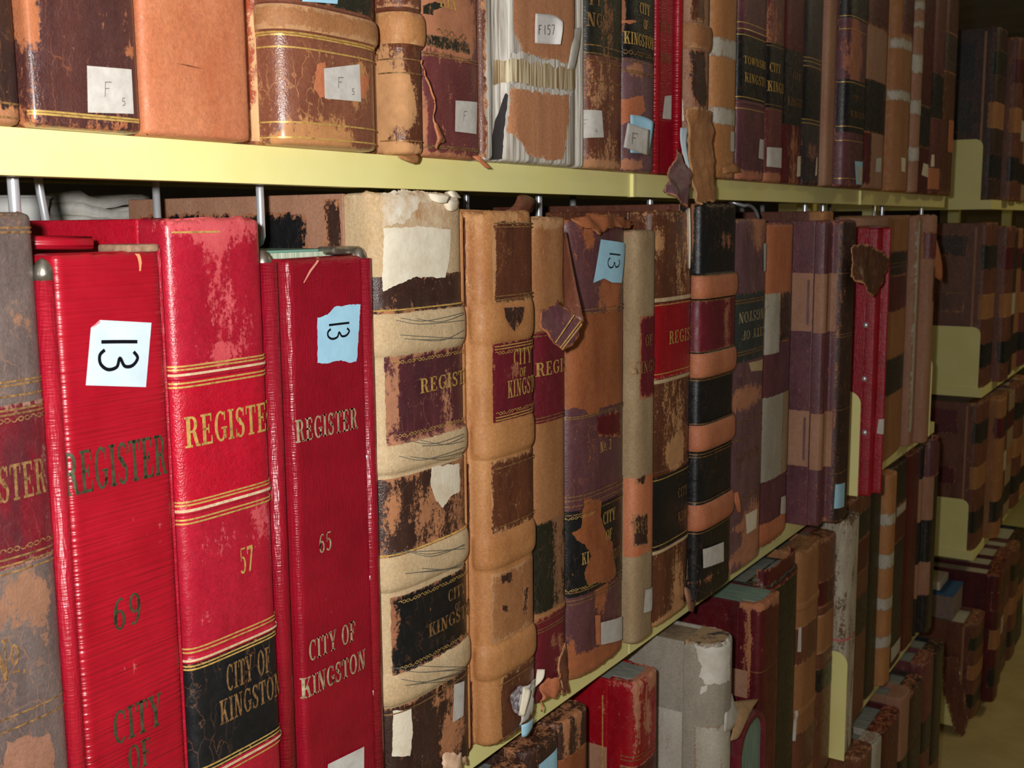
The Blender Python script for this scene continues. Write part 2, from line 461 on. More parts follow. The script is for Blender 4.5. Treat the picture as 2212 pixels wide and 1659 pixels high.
GLY = {
    'I': (0.42, stem(0.11)),
    'E': (0.72, stem(0.1, r=0) + q_rect(0.1, 0, 0.66, TH) + q_rect(0.1, 1 - TH, 0.64, 1) + q_rect(0.1, 0.47, 0.48, 0.47 + TH) + q_rect(0.59, 0, 0.66, 0.27) + q_rect(0.57, 0.74, 0.64, 1) + q_rect(0.43, 0.36, 0.49, 0.65)),
    'F': (0.68, stem(0.1) + q_rect(0.1, 1 - TH, 0.62, 1) + q_rect(0.1, 0.47, 0.46, 0.47 + TH) + q_rect(0.55, 0.72, 0.62, 1) + q_rect(0.41, 0.36, 0.47, 0.65)),
    'T': (0.70, stem(0.255, top=False) + q_rect(0.02, 1 - TH, 0.68, 1) + q_rect(0.02, 0.72, 0.09, 1) + q_rect(0.61, 0.72, 0.68, 1)),
    'K': (0.80, stem(0.1) + q_line(0.28, 0.40, 0.56, 0.95, 0.08) + q_line(0.54, 0.03, 0.34, 0.58, 0.18) + q_rect(0.46, 0, 0.80, SF) + q_rect(0.44, 1 - SF, 0.74, 1)),
    'N': (0.82, q_rect(0.12, 0, 0.2, 1) + q_rect(0.62, 0, 0.7, 1) + q_line(0.52, 0, 0.10, 1, 0.2) + q_rect(0.01, 0, 0.31, SF) + q_rect(0.01, 1 - SF, 0.2, 1) + q_rect(0.52, 1 - SF, 0.81, 1)),
    'R': (0.80, stem(0.1) + q_arc(0.36, 0.735, 0.30, 0.265, 0.17, TH, 90, -90) + q_rect(0.28, 1 - TH, 0.37, 1) + q_rect(0.28, 0.47, 0.40, 0.47 + TH) + q_line(0.55, 0.02, 0.38, 0.5, 0.18) + q_rect(0.58, 0, 0.80, SF)),
    'P': (0.70, stem(0.1) + q_arc(0.36, 0.72, 0.30, 0.28, 0.17, TH, 90, -90) + q_rect(0.28, 1 - TH, 0.37, 1) + q_rect(0.28, 0.44, 0.37, 0.44 + TH)),
    'H': (0.84, stem(0.1) + stem(0.54) + q_rect(0.28, 0.47, 0.56, 0.47 + TH)),
    'G': (0.80, q_arc(0.42, 0.5, 0.38, 0.51, 0.18, TH, 52, 330) + q_rect(0.57, 0.08, 0.74, 0.44) + q_rect(0.46, 0.40, 0.80, 0.47) + q_rect(0.64, 0.68, 0.70, 0.97)),
    'C': (0.76, q_arc(0.42, 0.5, 0.38, 0.51, 0.18, TH, 50, 312) + q_rect(0.64, 0.66, 0.70, 0.98)),
    'O': (0.80, q_arc(0.40, 0.5, 0.38, 0.51, 0.18, TH, 0, 360, 24)),
    'S': (0.62, q_arc(0.31, 0.745, 0.26, 0.265, 0.15, TH, 30, 250) + q_arc(0.31, 0.265, 0.28, 0.275, 0.16, TH, 70, -150) + q_line(0.30, 0.40, 0.10, 0.66, 0.22) + q_rect(0.50, 0.70, 0.56, 0.98) + q_rect(0.04, 0.02, 0.10, 0.30)),
    'Y': (0.78, q_rect(0.30, 0, 0.49, 0.45) + q_rect(0.20, 0, 0.59, SF) + q_line(0.30, 0.42, 0.06, 0.97, 0.19) + q_line(0.41, 0.42, 0.62, 0.97, 0.08) + q_rect(0.0, 1 - SF, 0.32, 1) + q_rect(0.52, 1 - SF, 0.78, 1)),
    'W': (1.06, q_line(0.22, 0, 0.06, 0.97, 0.18) + q_line(0.26, 0, 0.45, 0.97, 0.08) + q_line(0.62, 0, 0.42, 0.97, 0.18) + q_line(0.68, 0, 0.88, 0.97, 0.08) + q_rect(0, 1 - SF, 0.32, 1) + q_rect(0.78, 1 - SF, 1.06, 1)),
    'A': (0.80, q_line(0.50, 0, 0.32, 1, 0.19) + q_line(0.08, 0, 0.34, 0.98, 0.08) + q_rect(0.2, 0.3, 0.58, 0.37) + q_rect(0, 0, 0.26, SF) + q_rect(0.42, 0, 0.80, SF)),
    'L': (0.68, stem(0.1) + q_rect(0.1, 0, 0.62, TH) + q_rect(0.55, 0, 0.62, 0.3)),
    'o': (0.50, q_arc(0.25, 0.55, 0.22, 0.26, 0.1, 0.06, 0, 360, 18) + q_rect(0.06, 0.1, 0.44, 0.17)),
    '.': (0.26, q_rect(0.06, 0, 0.18, 0.12)),
    '5': (0.56, q_rect(0.08, 0.93, 0.48, 1.0) + q_rect(0.08, 0.5, 0.15, 1) + q_arc(0.24, 0.33, 0.28, 0.34, 0.15, 0.075, 130, -140)),
    '7': (0.56, q_rect(0.03, 0.86, 0.53, 1.0) + q_line(0.14, 0, 0.40, 0.9, 0.15) + q_rect(0.03, 0.70, 0.09, 1)),
    '6': (0.58, q_arc(0.29, 0.31, 0.25, 0.32, 0.13, 0.07, 0, 360, 20) + q_arc(0.36, 0.42, 0.32, 0.58, 0.15, 0.07, 65, 200)),
    '9': (0.58, q_arc(0.29, 0.69, 0.25, 0.32, 0.13, 0.07, 0, 360, 20) + q_arc(0.22, 0.58, 0.32, 0.58, 0.15, 0.07, 245, 380)),
    '2': (0.56, q_arc(0.27, 0.72, 0.24, 0.28, 0.13, 0.07, 170, -30) + q_line(0.03, 0.06, 0.36, 0.58, 0.13) + q_rect(0.03, 0, 0.52, 0.13) + q_rect(0.46, 0, 0.52, 0.3)),
    ' ': (0.42, []),
}
HAND = {                                           # pen strokes in a unit box
    '1': [[(0.5, 1.0), (0.48, 0.5), (0.52, 0.0)]],
    '3': [[(0.05, 0.9), (0.35, 1.02), (0.7, 0.88), (0.72, 0.66), (0.34, 0.52), (0.75, 0.44), (0.86, 0.2), (0.6, 0.0), (0.2, -0.03), (-0.05, 0.1)]],
    'F': [[(0.1, 0.0), (0.18, 1.0)], [(0.14, 0.98), (0.85, 1.0)], [(0.15, 0.55), (0.6, 0.58)]],
    '5': [[(0.8, 1.0), (0.25, 0.98), (0.2, 0.58), (0.6, 0.6), (0.75, 0.3), (0.5, 0.0), (0.1, 0.05)]],
    '7': [[(0.1, 0.95), (0.8, 1.0), (0.4, 0.0)]],
    '4': [[(0.5, 1.0), (0.1, 0.4), (0.8, 0.42)], [(0.6, 0.8), (0.55, 0.0)]],
}


def sub_quads(quads, step=0.22):
    out = []
    for q in quads:
        a, b, c, d = [Vector(p) for p in q]
        n = max(1, int(max((b - a).length, (c - d).length) / step + 0.99))
        for i in range(n):
            t0, t1 = i / n, (i + 1) / n
            out.append([a.lerp(b, t0), a.lerp(b, t1), d.lerp(c, t1), d.lerp(c, t0)])
    return out


def smooth_line(pts, n=6):
    pts = [Vector(p) for p in pts]
    if len(pts) < 3:
        return pts
    o = []
    for i in range(len(pts) - 1):
        p0, p1, p2, p3 = pts[max(i - 1, 0)], pts[i], pts[i + 1], pts[min(i + 2, len(pts) - 1)]
        for k in range(n):
            t = k / n
            o.append(0.5 * ((2 * p1) + (p2 - p0) * t + (2 * p0 - 5 * p1 + 4 * p2 - p3) * t * t + (3 * p1 - p0 - 3 * p2 + p3) * t ** 3))
    return o + [pts[-1]]


def pen(pts, w):
    pts = smooth_line(pts)
    qs, prev = [], None
    for i, p in enumerate(pts):
        t = (pts[min(i + 1, len(pts) - 1)] - pts[max(i - 1, 0)]).normalized()
        n = Vector((-t.y, t.x)) * w * 0.5
        cur = (p + n, p - n)
        if prev:
            qs.append([prev[0], prev[1], cur[1], cur[0]])
        prev = cur
    return qs


def inside(p, poly):
    c, n = False, len(poly)
    for i in range(n):
        a, b = poly[i], poly[(i + 1) % n]
        if (a[1] > p[1]) != (b[1] > p[1]) and p[0] < (b[0] - a[0]) * (p[1] - a[1]) / (b[1] - a[1]) + a[0]:
            c = not c
    return c


def edge_dist(p, poly):
    d = 81.0
    px, py = p[0], p[1]
    ax, ay = poly[-1][0], poly[-1][1]
    for q in poly:
        bx, by = q[0], q[1]
        ex, ey = bx - ax, by - ay
        l2 = ex * ex + ey * ey
        t = ((px - ax) * ex + (py - ay) * ey) / l2 if l2 > 1e-14 else 0.0
        t = 0.0 if t < 0 else 1.0 if t > 1 else t
        gx, gy = px - ax - ex * t, py - ay - ey * t
        g = gx * gx + gy * gy
        if g < d:
            d = g
        ax, ay = bx, by
    return math.sqrt(d)


SEED = [1]


def ragged(poly, amp, step):
    """a torn outline: the sides divided and pushed about"""
    out = []
    SEED[0] += 1
    for i in range(len(poly)):
        a, b = Vector(poly[i]), Vector(poly[(i + 1) % len(poly)])
        n = max(1, int((b - a).length / step))
        nrm = Vector((-(b - a).y, (b - a).x)).normalized()
        for k in range(n):
            p = a.lerp(b, k / n)
            if amp:
                q = Vector((p.x * 160, p.y * 160, SEED[0] * 7.3))
                p = p + nrm * amp * (noise.noise(q) * 1.2 + noise.noise(q * 3.1) * 0.7)
            out.append((p.x, p.y))
    return out


def tri_fill(poly, step, cols=None):
    if cols:                                        # outline points wherever it crosses a fold line of the spine
        out = []
        for i in range(len(poly)):
            a, b = poly[i], poly[(i + 1) % len(poly)]
            out.append(a)
            cr = [c for c in cols if min(a[0], b[0]) + 1e-5 < c < max(a[0], b[0]) - 1e-5]
            for c in sorted(cr, reverse=a[0] > b[0]):
                t = (c - a[0]) / (b[0] - a[0])
                out.append((c, a[1] + (b[1] - a[1]) * t))
        poly = out
    xs, ys = [p[0] for p in poly], [p[1] for p in poly]
    vs = [Vector(p) for p in poly]
    n = len(vs)
    y = min(ys) + step * 0.5
    row = 0
    while y < max(ys):
        if cols:
            row_x = [c for c in cols if min(xs) < c < max(xs)]
        else:
            row_x = [min(xs) + step * (0.5 if row % 2 else 0.25) + step * k for k in range(int((max(xs) - min(xs)) / step) + 1)]
        for x in row_x:
            if inside((x, y), poly) and edge_dist((x, y), poly) > min(step * 0.3, 0.0012):
                vs.append(Vector((x, y)))
        y += step * 0.87
        row += 1
    r = delaunay_2d_cdt(vs, [], [list(range(n))], 1, 1e-7)
    return [tuple(v) for v in r[0]], [tuple(f) for f in r[2]]


# ------------------------------------------------------------------ the bound volume
def bound_profile(hw, b, e, sh):
    """plan of a spine: y = 0 is its foremost line, the arc ends at y = b, optional joint shoulders"""
    L_ = [(-hw + 0.0005, b + 0.016)]
    if sh:
        L_ += [(-hw, b + 0.004), (-hw + 0.001, b + 0.001), (-hw + sh * 0.22, b - 0.0015), (-hw + sh * 0.45, b - 0.0005),
               (-hw + sh * 0.62, b + 0.003), (-hw + sh * 0.8, b + 0.0035), (-hw + sh * 0.95, b + 0.001)]
    i0 = len(L_)
    w = hw - sh
    arc = []
    for k in range(61):
        t = math.pi * (1 - k / 60)
        c, s = math.cos(t), math.sin(t)
        arc.append((w * math.copysign(abs(c) ** e, c), b - b * abs(s) ** e))
    R_ = [(-x, y) for x, y in reversed(L_)]
    return L_ + arc + R_, i0, i0 + 60


def solve_right(px, py, xl, yf, b, e, sh, dx=0.004):
    """the width at which the spine's outline meets the measured right-hand edge"""
    lo, hi = 0.006, 0.5
    z = at(px, py, yf).z
    for _ in range(40):
        w = (lo + hi) / 2
        pts, _a, _b = bound_profile(w / 2, b, e, sh)
        m = max(pix(xl + w / 2 + x, yf + y, z)[0] for x, y in pts[:_b + 1])
        if m > px:
            hi = w
        else:
            lo = w
    return xl + lo


class Book:
    def __init__(self, name, label, xl, right, z0, top, yf=-0.012, b=0.014, e=0.55, sh=0.0, mat=None, group=None, wear=(), bands=(),
                 depth=0.30, cover=None, rag=0.0012, leaves=None, cat='book', spine_name='spine', ew=0.25, nz=110, lean=0.0, flat_top=True, rtop=0.004, pagedrop=0.012):
        """right = (px, py) where the photograph shows the right edge, or a width in metres; top = (px, py) or metres"""
        xr = xl + right if not isinstance(right, tuple) else solve_right(right[0], right[1], xl, yf, b, e, sh)
        self.xl, self.xr, self.z0, self.yf = xl, xr, z0, yf
        self.hw = (xr - xl) / 2
        self.h = (at(top[0], top[1], yf + b * 0.4).z - z0) if isinstance(top, tuple) else top
        self.b, self.depth, self.rtop = b, depth, rtop
        self.org = Vector(((xl + xr) / 2, yf, z0))
        self.root = empty(name, self.org, label, cat, group)
        if lean:
            self.root.rotation_euler.y = lean
        self.pr, self.i0, self.i1 = bound_profile(self.hw, b, e, sh)
        self.cum = [0.0]
        for i in range(1, len(self.pr)):
            self.cum.append(self.cum[-1] + math.dist(self.pr[i], self.pr[i - 1]))
        self.L = self.cum[-1]
        self.s0, self.s1 = self.cum[self.i0], self.cum[self.i1]
        nrm = []
        for i in range(len(self.pr)):
            a, c = self.pr[max(i - 1, 0)], self.pr[min(i + 1, len(self.pr) - 1)]
            t = Vector((c[0] - a[0], c[1] - a[1])).normalized()
            nrm.append(Vector((t.y, -t.x)))
        self.nrm = nrm
        self.k = (EYE - self.org).length / FPX
        self.bands = []
        for (y, half, ht) in bands:
            z = self.zy(y)
            self.bands.append((z, half * self.k, ht))
        self.wearlist = [self.blob(*w) for w in wear]
        self.mat, self.ew, self.layer, self.cols = mat, ew, 1, None
        if mat:
            self.make_spine(spine_name, mat, nz, rag)
        cm = cover or mat
        if cm:
            self.make_covers(cm)
        if leaves:
            self.make_leaves(leaves, pagedrop)

    # --- surface
    def zy(self, y, px=None):
        x = self.org.x
        p = pix(x, self.yf, self.z0 + self.h * 0.5)[0] if px is None else px
        return self.uv(p, y)[1]

    def uv(self, px, py):
        """arc length and height of the spine point seen at (px, py)"""
        r = ray(px, py)
        o2, d2 = Vector((EYE.x - self.org.x, EYE.y - self.org.y)), Vector((r.x, r.y))
        best = None
        P = self.pr
        for i in range(len(P) - 1):
            a = Vector(P[i])
            e = Vector(P[i + 1]) - a
            den = d2.x * e.y - d2.y * e.x
            if abs(den) < 1e-12:
                continue
            q = a - o2
            t = (q.x * e.y - q.y * e.x) / den
            s = (q.x * d2.y - q.y * d2.x) / den
            if t > 0 and -1e-6 <= s <= 1 + 1e-6 and (best is None or t < best[0]):
                best = (t, self.cum[i] + s * e.length)
        if best is None:                            # beside the book: nearest outline point
            k = min(range(len(P)), key=lambda i: abs(pix(P[i][0] + self.org.x, P[i][1] + self.org.y, self.z0 + 0.2)[0] - px))
            v = Vector(P[k])
            best = ((v - o2).length / d2.length, self.cum[k])
        return best[1], EYE.z + best[0] * r.z - self.z0

    def pos(self, s, z, off=0.0):
        s = min(max(s, 0.0), self.L)
        lo, hi = 0, len(self.cum) - 1
        while hi - lo > 1:
            m = (lo + hi) // 2
            if self.cum[m] <= s:
                lo = m
            else:
                hi = m
        t = (s - self.cum[lo]) / max(self.cum[hi] - self.cum[lo], 1e-9)
        a, c = self.pr[lo], self.pr[hi]
        n = self.nrm[lo].lerp(self.nrm[hi], t)
        wgt = max(0.0, min(1.0, (s - self.s0 + 0.002) / 0.006, (self.s1 + 0.002 - s) / 0.006))
        for zc, half, ht in self.bands:
            d = abs(z - zc) / half
            if d < 1:
                off += ht * (1 - d ** 4) * wgt
        for d in (z, self.h - z):
            if d < self.rtop:
                off -= self.rtop * (1 - math.sqrt(max(0, 1 - ((self.rtop - max(d, 0)) / self.rtop) ** 2)))
        return Vector((a[0] + (c[0] - a[0]) * t + n.x * off, a[1] + (c[1] - a[1]) * t + n.y * off, z))

    def blob(self, px, py, rx, ry, st=1.0):
        s, z = self.uv(px, py)
        s2 = self.uv(px - rx, py)[0]
        s3 = self.uv(px + rx, py)[0]
        return s, z, max(abs(s3 - s2) / 2, 0.002), ry * self.k, st

    def wear_at(self, s, z):
        w = 0.0
        for bs, bz, rs, rz, st in self.wearlist:
            d = ((s - bs) / rs) ** 2 + ((z - bz) / rz) ** 2
            if d < 2.2:
                w += st * max(0.0, 1 - d / 2.2) * 1.3
        e = min(z, self.h - z)
        w += self.ew * max(0.0, 1 - e / 0.014)
        w += self.ew * 0.35 * max(0.0, 1 - min(abs(s - self.s0), abs(s - self.s1)) / 0.006)
        return w

    def make_spine(self, name, mat, nz, rag):
        ss = sorted(set([self.cum[i] for i in range(0, self.i0 + 1)] + [self.s0 + (self.s1 - self.s0) * k / 40 for k in range(41)] + self.cum[self.i1:]))
        zs = [0, 0.0012, 0.0026, 0.005] + [0.005 + (self.h - 0.01) * k / nz for k in range(1, nz)] + [self.h - 0.005, self.h - 0.0026, self.h - 0.0012, self.h]
        for zc, half, ht in self.bands:
            zs += [zc + half * k / 10 for k in range(-11, 12) if 0.006 < zc + half * k / 10 < self.h - 0.006]
        zs = sorted(set(zs))
        vs, wr, fs = [], [], []
        n = len(ss)
        self.cols = ss
        for j, z in enumerate(zs):
            for s in ss:
                p = self.pos(s, z)
                if rag and (j < 3 or j >= len(zs) - 3):
                    g = noise.noise(Vector((s * 190, z * 3, self.org.x * 50))) + 0.7 * noise.noise(Vector((s * 700, 1, self.org.x * 50)))
                    p.z += rag * g * (1.0 if j > 3 else 0.35)
                    if j < 3:
                        p.z = max(p.z, 0.0)
                vs.append(p)
                wr.append(self.wear_at(s, z))
        for j in range(len(zs) - 1):
            for i in range(n - 1):
                fs.append((j * n + i, j * n + i + 1, (j + 1) * n + i + 1, (j + 1) * n + i))
        fs.append(tuple((len(zs) - 1) * n + i for i in range(n)))
        fs.append(tuple(range(n))[::-1])
        o = mesh_obj(name, vs, fs, mat, self.root, True, wear=wr)
        for p in o.data.polygons[-2:]:
            p.use_smooth = False
        self.spine = o

    def make_covers(self, mat):
        y0, y1, t, hw, h = self.b + 0.0165, self.depth, 0.0042, self.hw, self.h
        for nm, s in (('front_cover', -1), ('back_cover', 1)):
            a, c = sorted((s * hw, s * (hw - t)))
            o = MB().box(a, c, y0, y1, 0.0, h).build(nm, mat, self.root, bevel=0.0012)
            setattr(self, nm, o)

    def make_leaves(self, mat, drop=0.006):
        self.leaves = MB().box(-self.hw + 0.0046, self.hw - 0.0046, self.b + 0.017, self.depth - 0.012, 0.004, self.h - drop).build('page_block', mat, self.root)

    # --- things laid on the spine
    def poly(self, name, pts, mat, rag=0.0, step=0.006, edge=0.0, px=True, parent=None, lift=0.0, wear=(), curl=None):
        q = [self.uv(*p) for p in pts] if px else list(pts)
        area = sum(q[i][0] * q[(i + 1) % len(q)][1] - q[(i + 1) % len(q)][0] * q[i][1] for i in range(len(q)))
        if area < 0:
            q = q[::-1]
        q = ragged(q, rag, 0.0016 if rag else step)
        v, f = tri_fill(q, step, self.cols)
        off = 0.00014 * self.layer + 0.0001 + lift
        self.layer += 1
        bl = [self.blob(*w) for w in wear]
        wr, vs = [], []
        cx = sum(p[0] for p in q) / len(q)
        for p in v:
            o2 = off
            if curl:
                o2 += curl(p[0], p[1])
            vs.append(self.pos(p[0], p[1], o2))
            w = edge * max(0.0, 1 - edge_dist(p, q) / 0.005) if edge else 0.0
            for bs, bz, rs, rz, st in bl:
                d = ((p[0] - bs) / rs) ** 2 + ((p[1] - bz) / rz) ** 2
                w += st * max(0.0, 1 - d / 2.2) * 1.3
            wr.append(w)
        return mesh_obj(name, vs, f, mat, parent or self.root, True, wear=wr)

    def panel(self, y0, y1, mat, a=0.0, c=1.0, name='title_label', rag=0.0, edge=0.5, wear=(), step=0.006):
        """a full or part-width piece of leather between photo rows y0 (upper) and y1; a, c as fractions of the arc"""
        z1, z0 = self.zy(y0), self.zy(y1)
        s0, s1 = self.s0 + (self.s1 - self.s0) * a, self.s0 + (self.s1 - self.s0) * c
        return self.poly(name, [(s0, z0), (s1, z0), (s1, z1), (s0, z1)], mat, rag=rag, edge=edge, px=False, wear=wear, step=step)

    def band(self, y, half, mat, a=0.0, c=1.0, name='raised_band', edge=0.3):
        self.layer += 1
        return self.panel(y - half, y + half, mat, a, c, name, edge=edge, step=0.0034)

    def rules(self, ys, mat=None, a=0.0, c=1.0, w=0.0011, name='gilt_rule'):
        s0, s1 = self.s0 + (self.s1 - self.s0) * a, self.s0 + (self.s1 - self.s0) * c
        off = 0.00014 * self.layer + 0.0001
        for y in ys:
            vs = []
            z = self.zy(y)
            cs = [s0] + [q for q in (self.cols or [s0 + (s1 - s0) * k / 32 for k in range(33)]) if s0 + 1e-5 < q < s1 - 1e-5] + [s1]
            for s in cs:
                vs += [self.pos(s, z - w / 2, off), self.pos(s, z + w / 2, off)]
            mesh_obj(name, vs, [(2 * k, 2 * k + 2, 2 * k + 3, 2 * k + 1) for k in range(len(cs) - 1)], mat or GOLD, self.root, True)
        self.layer += 1

    def ornament(self, ys_, mat=None, a=0.05, c=1.0, h=0.003, name='gilt_ornament'):
        """rows of small gilt scrolls"""
        s0, s1 = self.s0 + (self.s1 - self.s0) * a, self.s0 + (self.s1 - self.s0) * c
        for y in ys_:
            quads = []
            z, s, i = self.zy(y), s0 + h * 0.6, 0
            while s < s1 - h * 0.5:
                fl_ = 1 if i % 2 else -1
                for q in q_arc(s, z, h * 0.62, h * 0.5, h * 0.2, h * 0.2, 200 * fl_, 520 * fl_ if i % 3 else 380 * fl_, 7):
                    quads.append(q)
                quads += [[(s + h * 0.5, z - h * 0.1), (s + h * 0.95, z - h * 0.1 * fl_), (s + h * 0.95, z + h * 0.12), (s + h * 0.5, z + h * 0.1)]]
                s += h * 1.35
                i += 1
            self.quads(name, quads, mat or GOLD)

    def quads(self, name, quads, mat, parent=None, lift=0.0):
        vs, fs = [], []
        off = 0.00014 * self.layer + 0.00025 + lift
        self.layer += 1
        for q in quads:
            if max(p[0] for p in q) > self.s1 or min(p[0] for p in q) < 0:
                continue
            n = len(vs)
            vs += [self.pos(p[0], p[1], off) for p in q]
            a = sum(q[i][0] * q[(i + 1) % 4][1] - q[(i + 1) % 4][0] * q[i][1] for i in range(4))
            fs.append((n, n + 1, n + 2, n + 3) if a > 0 else (n + 3, n + 2, n + 1, n))
        return mesh_obj(name, vs, fs, mat, parent or self.root)

    def text(self, txt, px, py, hp, mat=None, wide=1.0, align='l', flip=False, name='lettering', space=0.06, width=None):
        """lettering whose lower left corner (align l) the photograph shows at (px, py); hp = letter height in photo pixels"""
        s, z = self.uv(px, py)
        h = hp * self.k
        tot = sum(GLY[c][0] + space for c in txt) - space
        if width:
            wide = width / (tot * h)
        qs, x = [], 0.0
        for c in txt:
            w, g = GLY[c]
            for q in sub_quads(g):
                qs.append([(x + p[0], p[1]) for p in q])
            x += w + space
        off = {'l': 0, 'c': -tot / 2, 'r': -tot}[align]
        out = []
        for q in qs:
            p = [((a + off) * h * wide, b_ * h) for a, b_ in q]
            if flip:
                p = [(-a, -b_) for a, b_ in p]
            out.append([(s + a, z + b_) for a, b_ in p])
        return self.quads(name, out, mat or GOLD)

    def sticker(self, pts, mat=None, rag=0.0, name='paper_label', lift=0.0, curl=None):
        return self.poly(name, pts, mat or GREYPAPER, rag=rag, step=0.005, lift=lift, curl=curl)

    def script(self, strokes, org, ex, ey, w, mat, parent, name='handwriting'):
        """pen strokes in the frame org, ex, ey given as photo points"""
        o, x, y = [Vector(self.uv(*p)) for p in (org, ex, ey)]
        ex_, ey_ = x - o, y - o
        qs = []
        for st in strokes:
            pts = [o + ex_ * a + ey_ * b_ for a, b_ in st]
            qs += pen(pts, w)
        return self.quads(name, qs, mat, parent)

    def side(self, name, pts, mat, rag=0.0, edge=0.0, step=0.008, lift=0.0004):
        """leather laid on the front board, pts as (distance behind the spine front, height)"""
        q = ragged(list(pts), rag, 0.002 if rag else step)
        v, f = tri_fill(q, step)
        x = -self.hw - lift
        wr = [edge * max(0.0, 1 - edge_dist(p, q) / 0.006) for p in v]
        return mesh_obj(name, [(x, p[0], p[1]) for p in v], [g[::-1] for g in f], mat, self.root, wear=wr)

    def torn(self, name, pts, mat, rag=0.0016, thick=0.0012, parent=None, wear=0.0):
        """a torn loose piece with a ragged outline: photo points, each with its own distance Y from the shelf front"""
        P3 = [at(*p) - self.org for p in pts]
        q = [(p.x, p.z) for p in P3]
        area = sum(q[i][0] * q[(i + 1) % len(q)][1] - q[(i + 1) % len(q)][0] * q[i][1] for i in range(len(q)))
        rg = ragged(q if area > 0 else q[::-1], rag, 0.0022)
        v, f = tri_fill(rg, 0.004)
        vs, wr = [], []
        for x, z in v:
            sw = sy = 0.0
            for p in P3:
                w = 1.0 / ((x - p.x) ** 2 + (z - p.z) ** 2 + 2e-5) ** 1.5
                sw += w
                sy += w * p.y
            g = Vector((x * 90, z * 90, self.org.x * 30))
            vs.append((x, sy / sw + 0.0016 * noise.noise(g), z))
            wr.append(wear + 0.5 * max(0.0, 1 - edge_dist((x, z), rg) / 0.003))
        o = mesh_obj(name, vs, f, mat, parent or self.root, True, wear=wr)
        m = o.modifiers.new('solidify', 'SOLIDIFY')
        m.thickness = thick
        m.offset = 0
        return o

    def head_leaves(self, mat, inset=0.0035, lift=0.0006):
        """the leaf tops that show inside the rim of the spine"""
        k = (self.hw - inset) / self.hw
        k2 = max(0.15, (self.b - inset) / self.b)
        pts = [(x * k, self.b + (y - self.b) * k2 if y < self.b else y) for x, y in self.pr]
        vs = [(x, y, self.h + lift + 0.0008) for x, y in pts] + [(x, y, self.h - 0.004) for x, y in pts]
        n = len(pts)
        return mesh_obj('leaf_tops', vs, [tuple(range(n)), tuple(range(n, 2 * n))[::-1]] + [(i, n + i, n + (i + 1) % n, (i + 1) % n) for i in range(n)], mat, self.root)

    def sheet(self, name, rows, mat, thick=0.0012, levels=2, wear=None, parent=None):
        """a loose flap: rows of photo points, each with its own distance Y from the shelf front"""
        vs = [at(px, py, Y) - self.org for row in rows for px, py, Y in row]
        n = len(rows[0])
        fs = [(j * n + i, j * n + i + 1, (j + 1) * n + i + 1, (j + 1) * n + i) for j in range(len(rows) - 1) for i in range(n - 1)]
        o = mesh_obj(name, vs, fs, mat, parent or self.root, True, wear=[wear or 0.0] * len(vs))
        if levels:
            m = o.modifiers.new('subsurf', 'SUBSURF')
            m.levels = m.render_levels = levels
            m.subdivision_type = 'SIMPLE' if levels == 1 else 'CATMULL_CLARK'
            m.boundary_smooth = 'PRESERVE_CORNERS'
        m = o.modifiers.new('solidify', 'SOLIDIFY')
        m.thickness = thick
        m.offset = 0
        return o

    def solid(self, name, mb, mat, smooth=False, bevel=0.0, parent=None):
        return mb.build(name, mat, parent or self.root, smooth, bevel)


def f_note(b, quad, w=0.0005, mat=None, extra=None):
    """a grey shelf label with its pencilled F, quad = photo corners ul, ur, lr, ll"""
    o = b.sticker(quad, mat or GREYPAPER)
    o['label'] = 'square paper label with a pencilled F'
    ul, ur, lr, ll = [Vector(q) for q in quad]
    P = lambda u, v: tuple(ll.lerp(lr, u).lerp(ul.lerp(ur, u), v))
    b.script(HAND['F'], P(0.36, 0.35), P(0.56, 0.35), P(0.36, 0.68), w, PENCIL, o)
    if extra:
        for i, ch in enumerate(extra):
            b.script(HAND[ch], P(0.74 + 0.12 * i, 0.18), P(0.83 + 0.12 * i, 0.18), P(0.74 + 0.12 * i, 0.34), w, PENCIL, o)
    return o


def thirteen(b, quad, org, ex, ey, mat, w=0.0016, rag=0.0):
    """a note with 13 written sideways in marker; org/ex/ey frame in photo points"""
    o = b.sticker(quad, mat, rag=rag)
    o['label'] = 'note with 13 written sideways in black marker'
    st = [[(x * 0.12 + 0.02, y) for x, y in HAND['1'][0]], [(x * 0.62 + 0.34, y) for x, y in HAND['3'][0]]]
    b.script(st, org, ex, ey, w, INK, o)
    return o


# ------------------------------------------------------------------ the room
def struct(name, mb, mat):
    o = mb.build(name, mat)
    o['kind'] = 'structure'
    return o


FLOOR = plain('floor_lino', srgb(206, 186, 130), srgb(190, 168, 112), rough=0.55, scale=9, bump=0.05)
CEIL = plain('ceiling_paint', srgb(214, 212, 214), srgb(186, 184, 188), rough=0.9, scale=3, bump=0.1)
WALL = plain('wall_paint', srgb(186, 168, 120), srgb(170, 150, 104), rough=0.85, scale=4, bump=0.1)
struct('floor', MB().box(-1.2, 10.0, -2.6, 1.6, -0.1, 0.0), FLOOR)
struct('ceiling', MB().box(-1.2, 10.0, -2.6, 1.6, 2.75, 2.85), CEIL)
struct('wall_back', MB().box(-1.2, 10.0, 1.5, 1.6, 0.0, 2.75), plain('dark_wall', srgb(74, 66, 58), srgb(60, 54, 48), rough=0.9, scale=5))
struct('wall_far', MB().box(9.9, 10.0, -2.6, 1.5, 0.0, 2.75), WALL)

ZA, ZB, ZC, ZD = 1.5535, 1.031, 0.558, 0.050       # tops of the four shelves seen
JOINTS = [0.21, 1.1046, 1.9985, 2.70]


